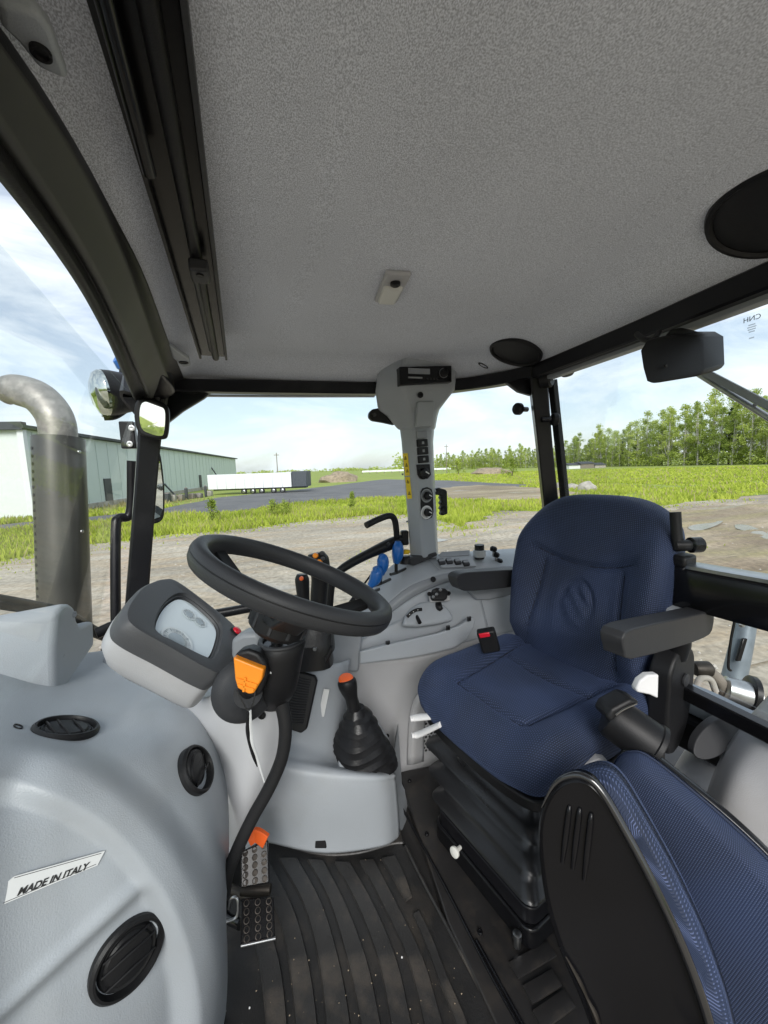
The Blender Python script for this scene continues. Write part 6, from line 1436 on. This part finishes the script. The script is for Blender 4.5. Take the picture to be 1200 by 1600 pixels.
rowse = [[U(1204, 1082, 0.900), U(1170, 1120, 0.900), U(1140, 1160, 0.900), U(1118, 1200, 0.900), U(1102, 1248, 0.910), U(1095, 1300, 0.920)],
 [U(1260, 1090, 0.820), U(1210, 1130, 0.825), U(1178, 1170, 0.830), U(1150, 1215, 0.835), U(1130, 1265, 0.850), U(1120, 1320, 0.870)],
 [U(1330, 1110, 0.760), U(1280, 1160, 0.760), U(1235, 1210, 0.770), U(1205, 1260, 0.790), U(1180, 1310, 0.810), U(1160, 1380, 0.840)],
 [U(1420, 1140, 0.720), U(1370, 1200, 0.720), U(1320, 1260, 0.730), U(1280, 1320, 0.750), U(1250, 1380, 0.780), U(1220, 1450, 0.820)]]
patch('inner_cover', rowse, 'pale_plastic', wa2, n=6, solid=.01)
op_, on_ = U(1122, 1150, .91), None
ovl = [(1084, 1172), (1092, 1150), (1112, 1130), (1140, 1118), (1165, 1116), (1150, 1150), (1132, 1176), (1108, 1187), (1090, 1184)]
gq_ = [U(x, y, 0.93-.0006*(y-1116)) for x, y in ovl]; prism('dark_inlay', gq_, FW*.02, 'charcoal_plastic', wa2, bevel=.002, rnd=3)
# ---- dark cross member and hitch parts seen behind the seat
cm = thing('cross_member', U(1120, 1110, 1.0), 'grey painted cross member below the rear window', 'cross member')
beam('member', [U(1040, 1075, 1.15), U(1100, 1100, 1.05), U(1160, 1130, .98), U(1240, 1165, .9)], .06, .07, 'metal_blue_grey', cm, side=Z); beam('seal', [U(1060, 1068, 1.12), U(1120, 1095, 1.04), U(1190, 1130, .96)], .02, .02, 'black_rubber', cm, side=Z)
beam('dark_well', [U(1040, 1120, 1.12), U(1090, 1145, 1.05), U(1140, 1170, .98)], .09, .08, 'black_plastic', cm, side=Z)
hl_ = thing('lift_link', U(1160, 1040, 1.5), 'blue grey lift link with clevis outside the rear window', 'lift link')
tube('rod', [U(1142, 1080, 1.5), U(1158, 1010, 1.5), U(1170, 955, 1.5), U(1176, 925, 1.5)], [.040, .036, .030, .030], 'metal_blue_grey', hl_, seg=18); box('slot', U(1158, 1015, 1.463), (.018, .01, .09), 'black_gloss', hl_, ax=(RT, FW, UP+RT*.3), bevel=.003)
for (px, py) in ((1166, 955), (1158, 975)): lathe('bolt', U(px, py, 1.46), -FW, [(.013, 0), (.013, .006), (.008, .01), (0, .01)], 'bare_steel', hl_, seg=6)
tube('clip_wire', [U(1150, 960, 1.47), U(1142, 1000, 1.47), U(1138, 1040, 1.47), U(1142, 1048, 1.47)], .005, 'black_gloss', hl_, seg=6)
hr_ = thing('hitch_roller', U(1165, 1085, 1.3), 'steel hitch roller with black flange behind the rear sill', 'hitch part')
lathe('flange', U(1178, 1085, 1.28), RT-UP*.2-FW*.4, [(.05, -.02), (.058, -.015), (.058, .0), (.04, .005)], 'black_paint', hr_, seg=28); lathe('drum', U(1165, 1085, 1.28), RT-UP*.2-FW*.4, [(.03, -.06), (.042, -.055), (.042, .03), (.03, .035)], 'bare_steel', hr_, seg=24)
hc = thing('hydraulic_hose', U(1100, 1060, 1.3), 'coiled dusty hydraulic hose end behind the seat', 'hose'); tube('hose', [U(1085, 1045, 1.3), U(1105, 1048, 1.3), U(1125, 1065, 1.3), U(1135, 1090, 1.3)], .018, 'wood_grey', hc); tube('hose_loop', [U(1088, 1072, 1.28), U(1095, 1060, 1.28), U(1110, 1062, 1.28), U(1118, 1080, 1.28)], .010, 'rock', hc); lathe('coupling', U(1098, 1045, 1.3), RT, [(.02, -.03), (.025, -.02), (.025, .02), (.015, .03)], 'worn_steel', hc, seg=16)
# ---- rear window catch handle beside the backrest
rw = tube('window_latch', [U(1055, 800, .99), U(1057, 830, .99), U(1060, 858, .99)], [.013, .013, .014], 'black_plastic', frm); tube('arm', [U(1056, 852, .99), U(1075, 852, .98), U(1092, 850, .98)], [.016, .014, .012], 'black_plastic', rw)
lathe('roller', U(1094, 851, .98), RT+UP*.05, [(.012, -.03), (.02, -.025), (.020, .0), (.012, .004)], 'black_gloss', rw, seg=20); box('foot', U(1068, 875, .99), (.06, .04, .03), 'black_plastic', rw, ax=(X+Y*.2, Y, Z), bevel=.008); box('base', U(1066, 887, .99), (.045, .04, .014), 'black_paint', rw, bevel=.004)
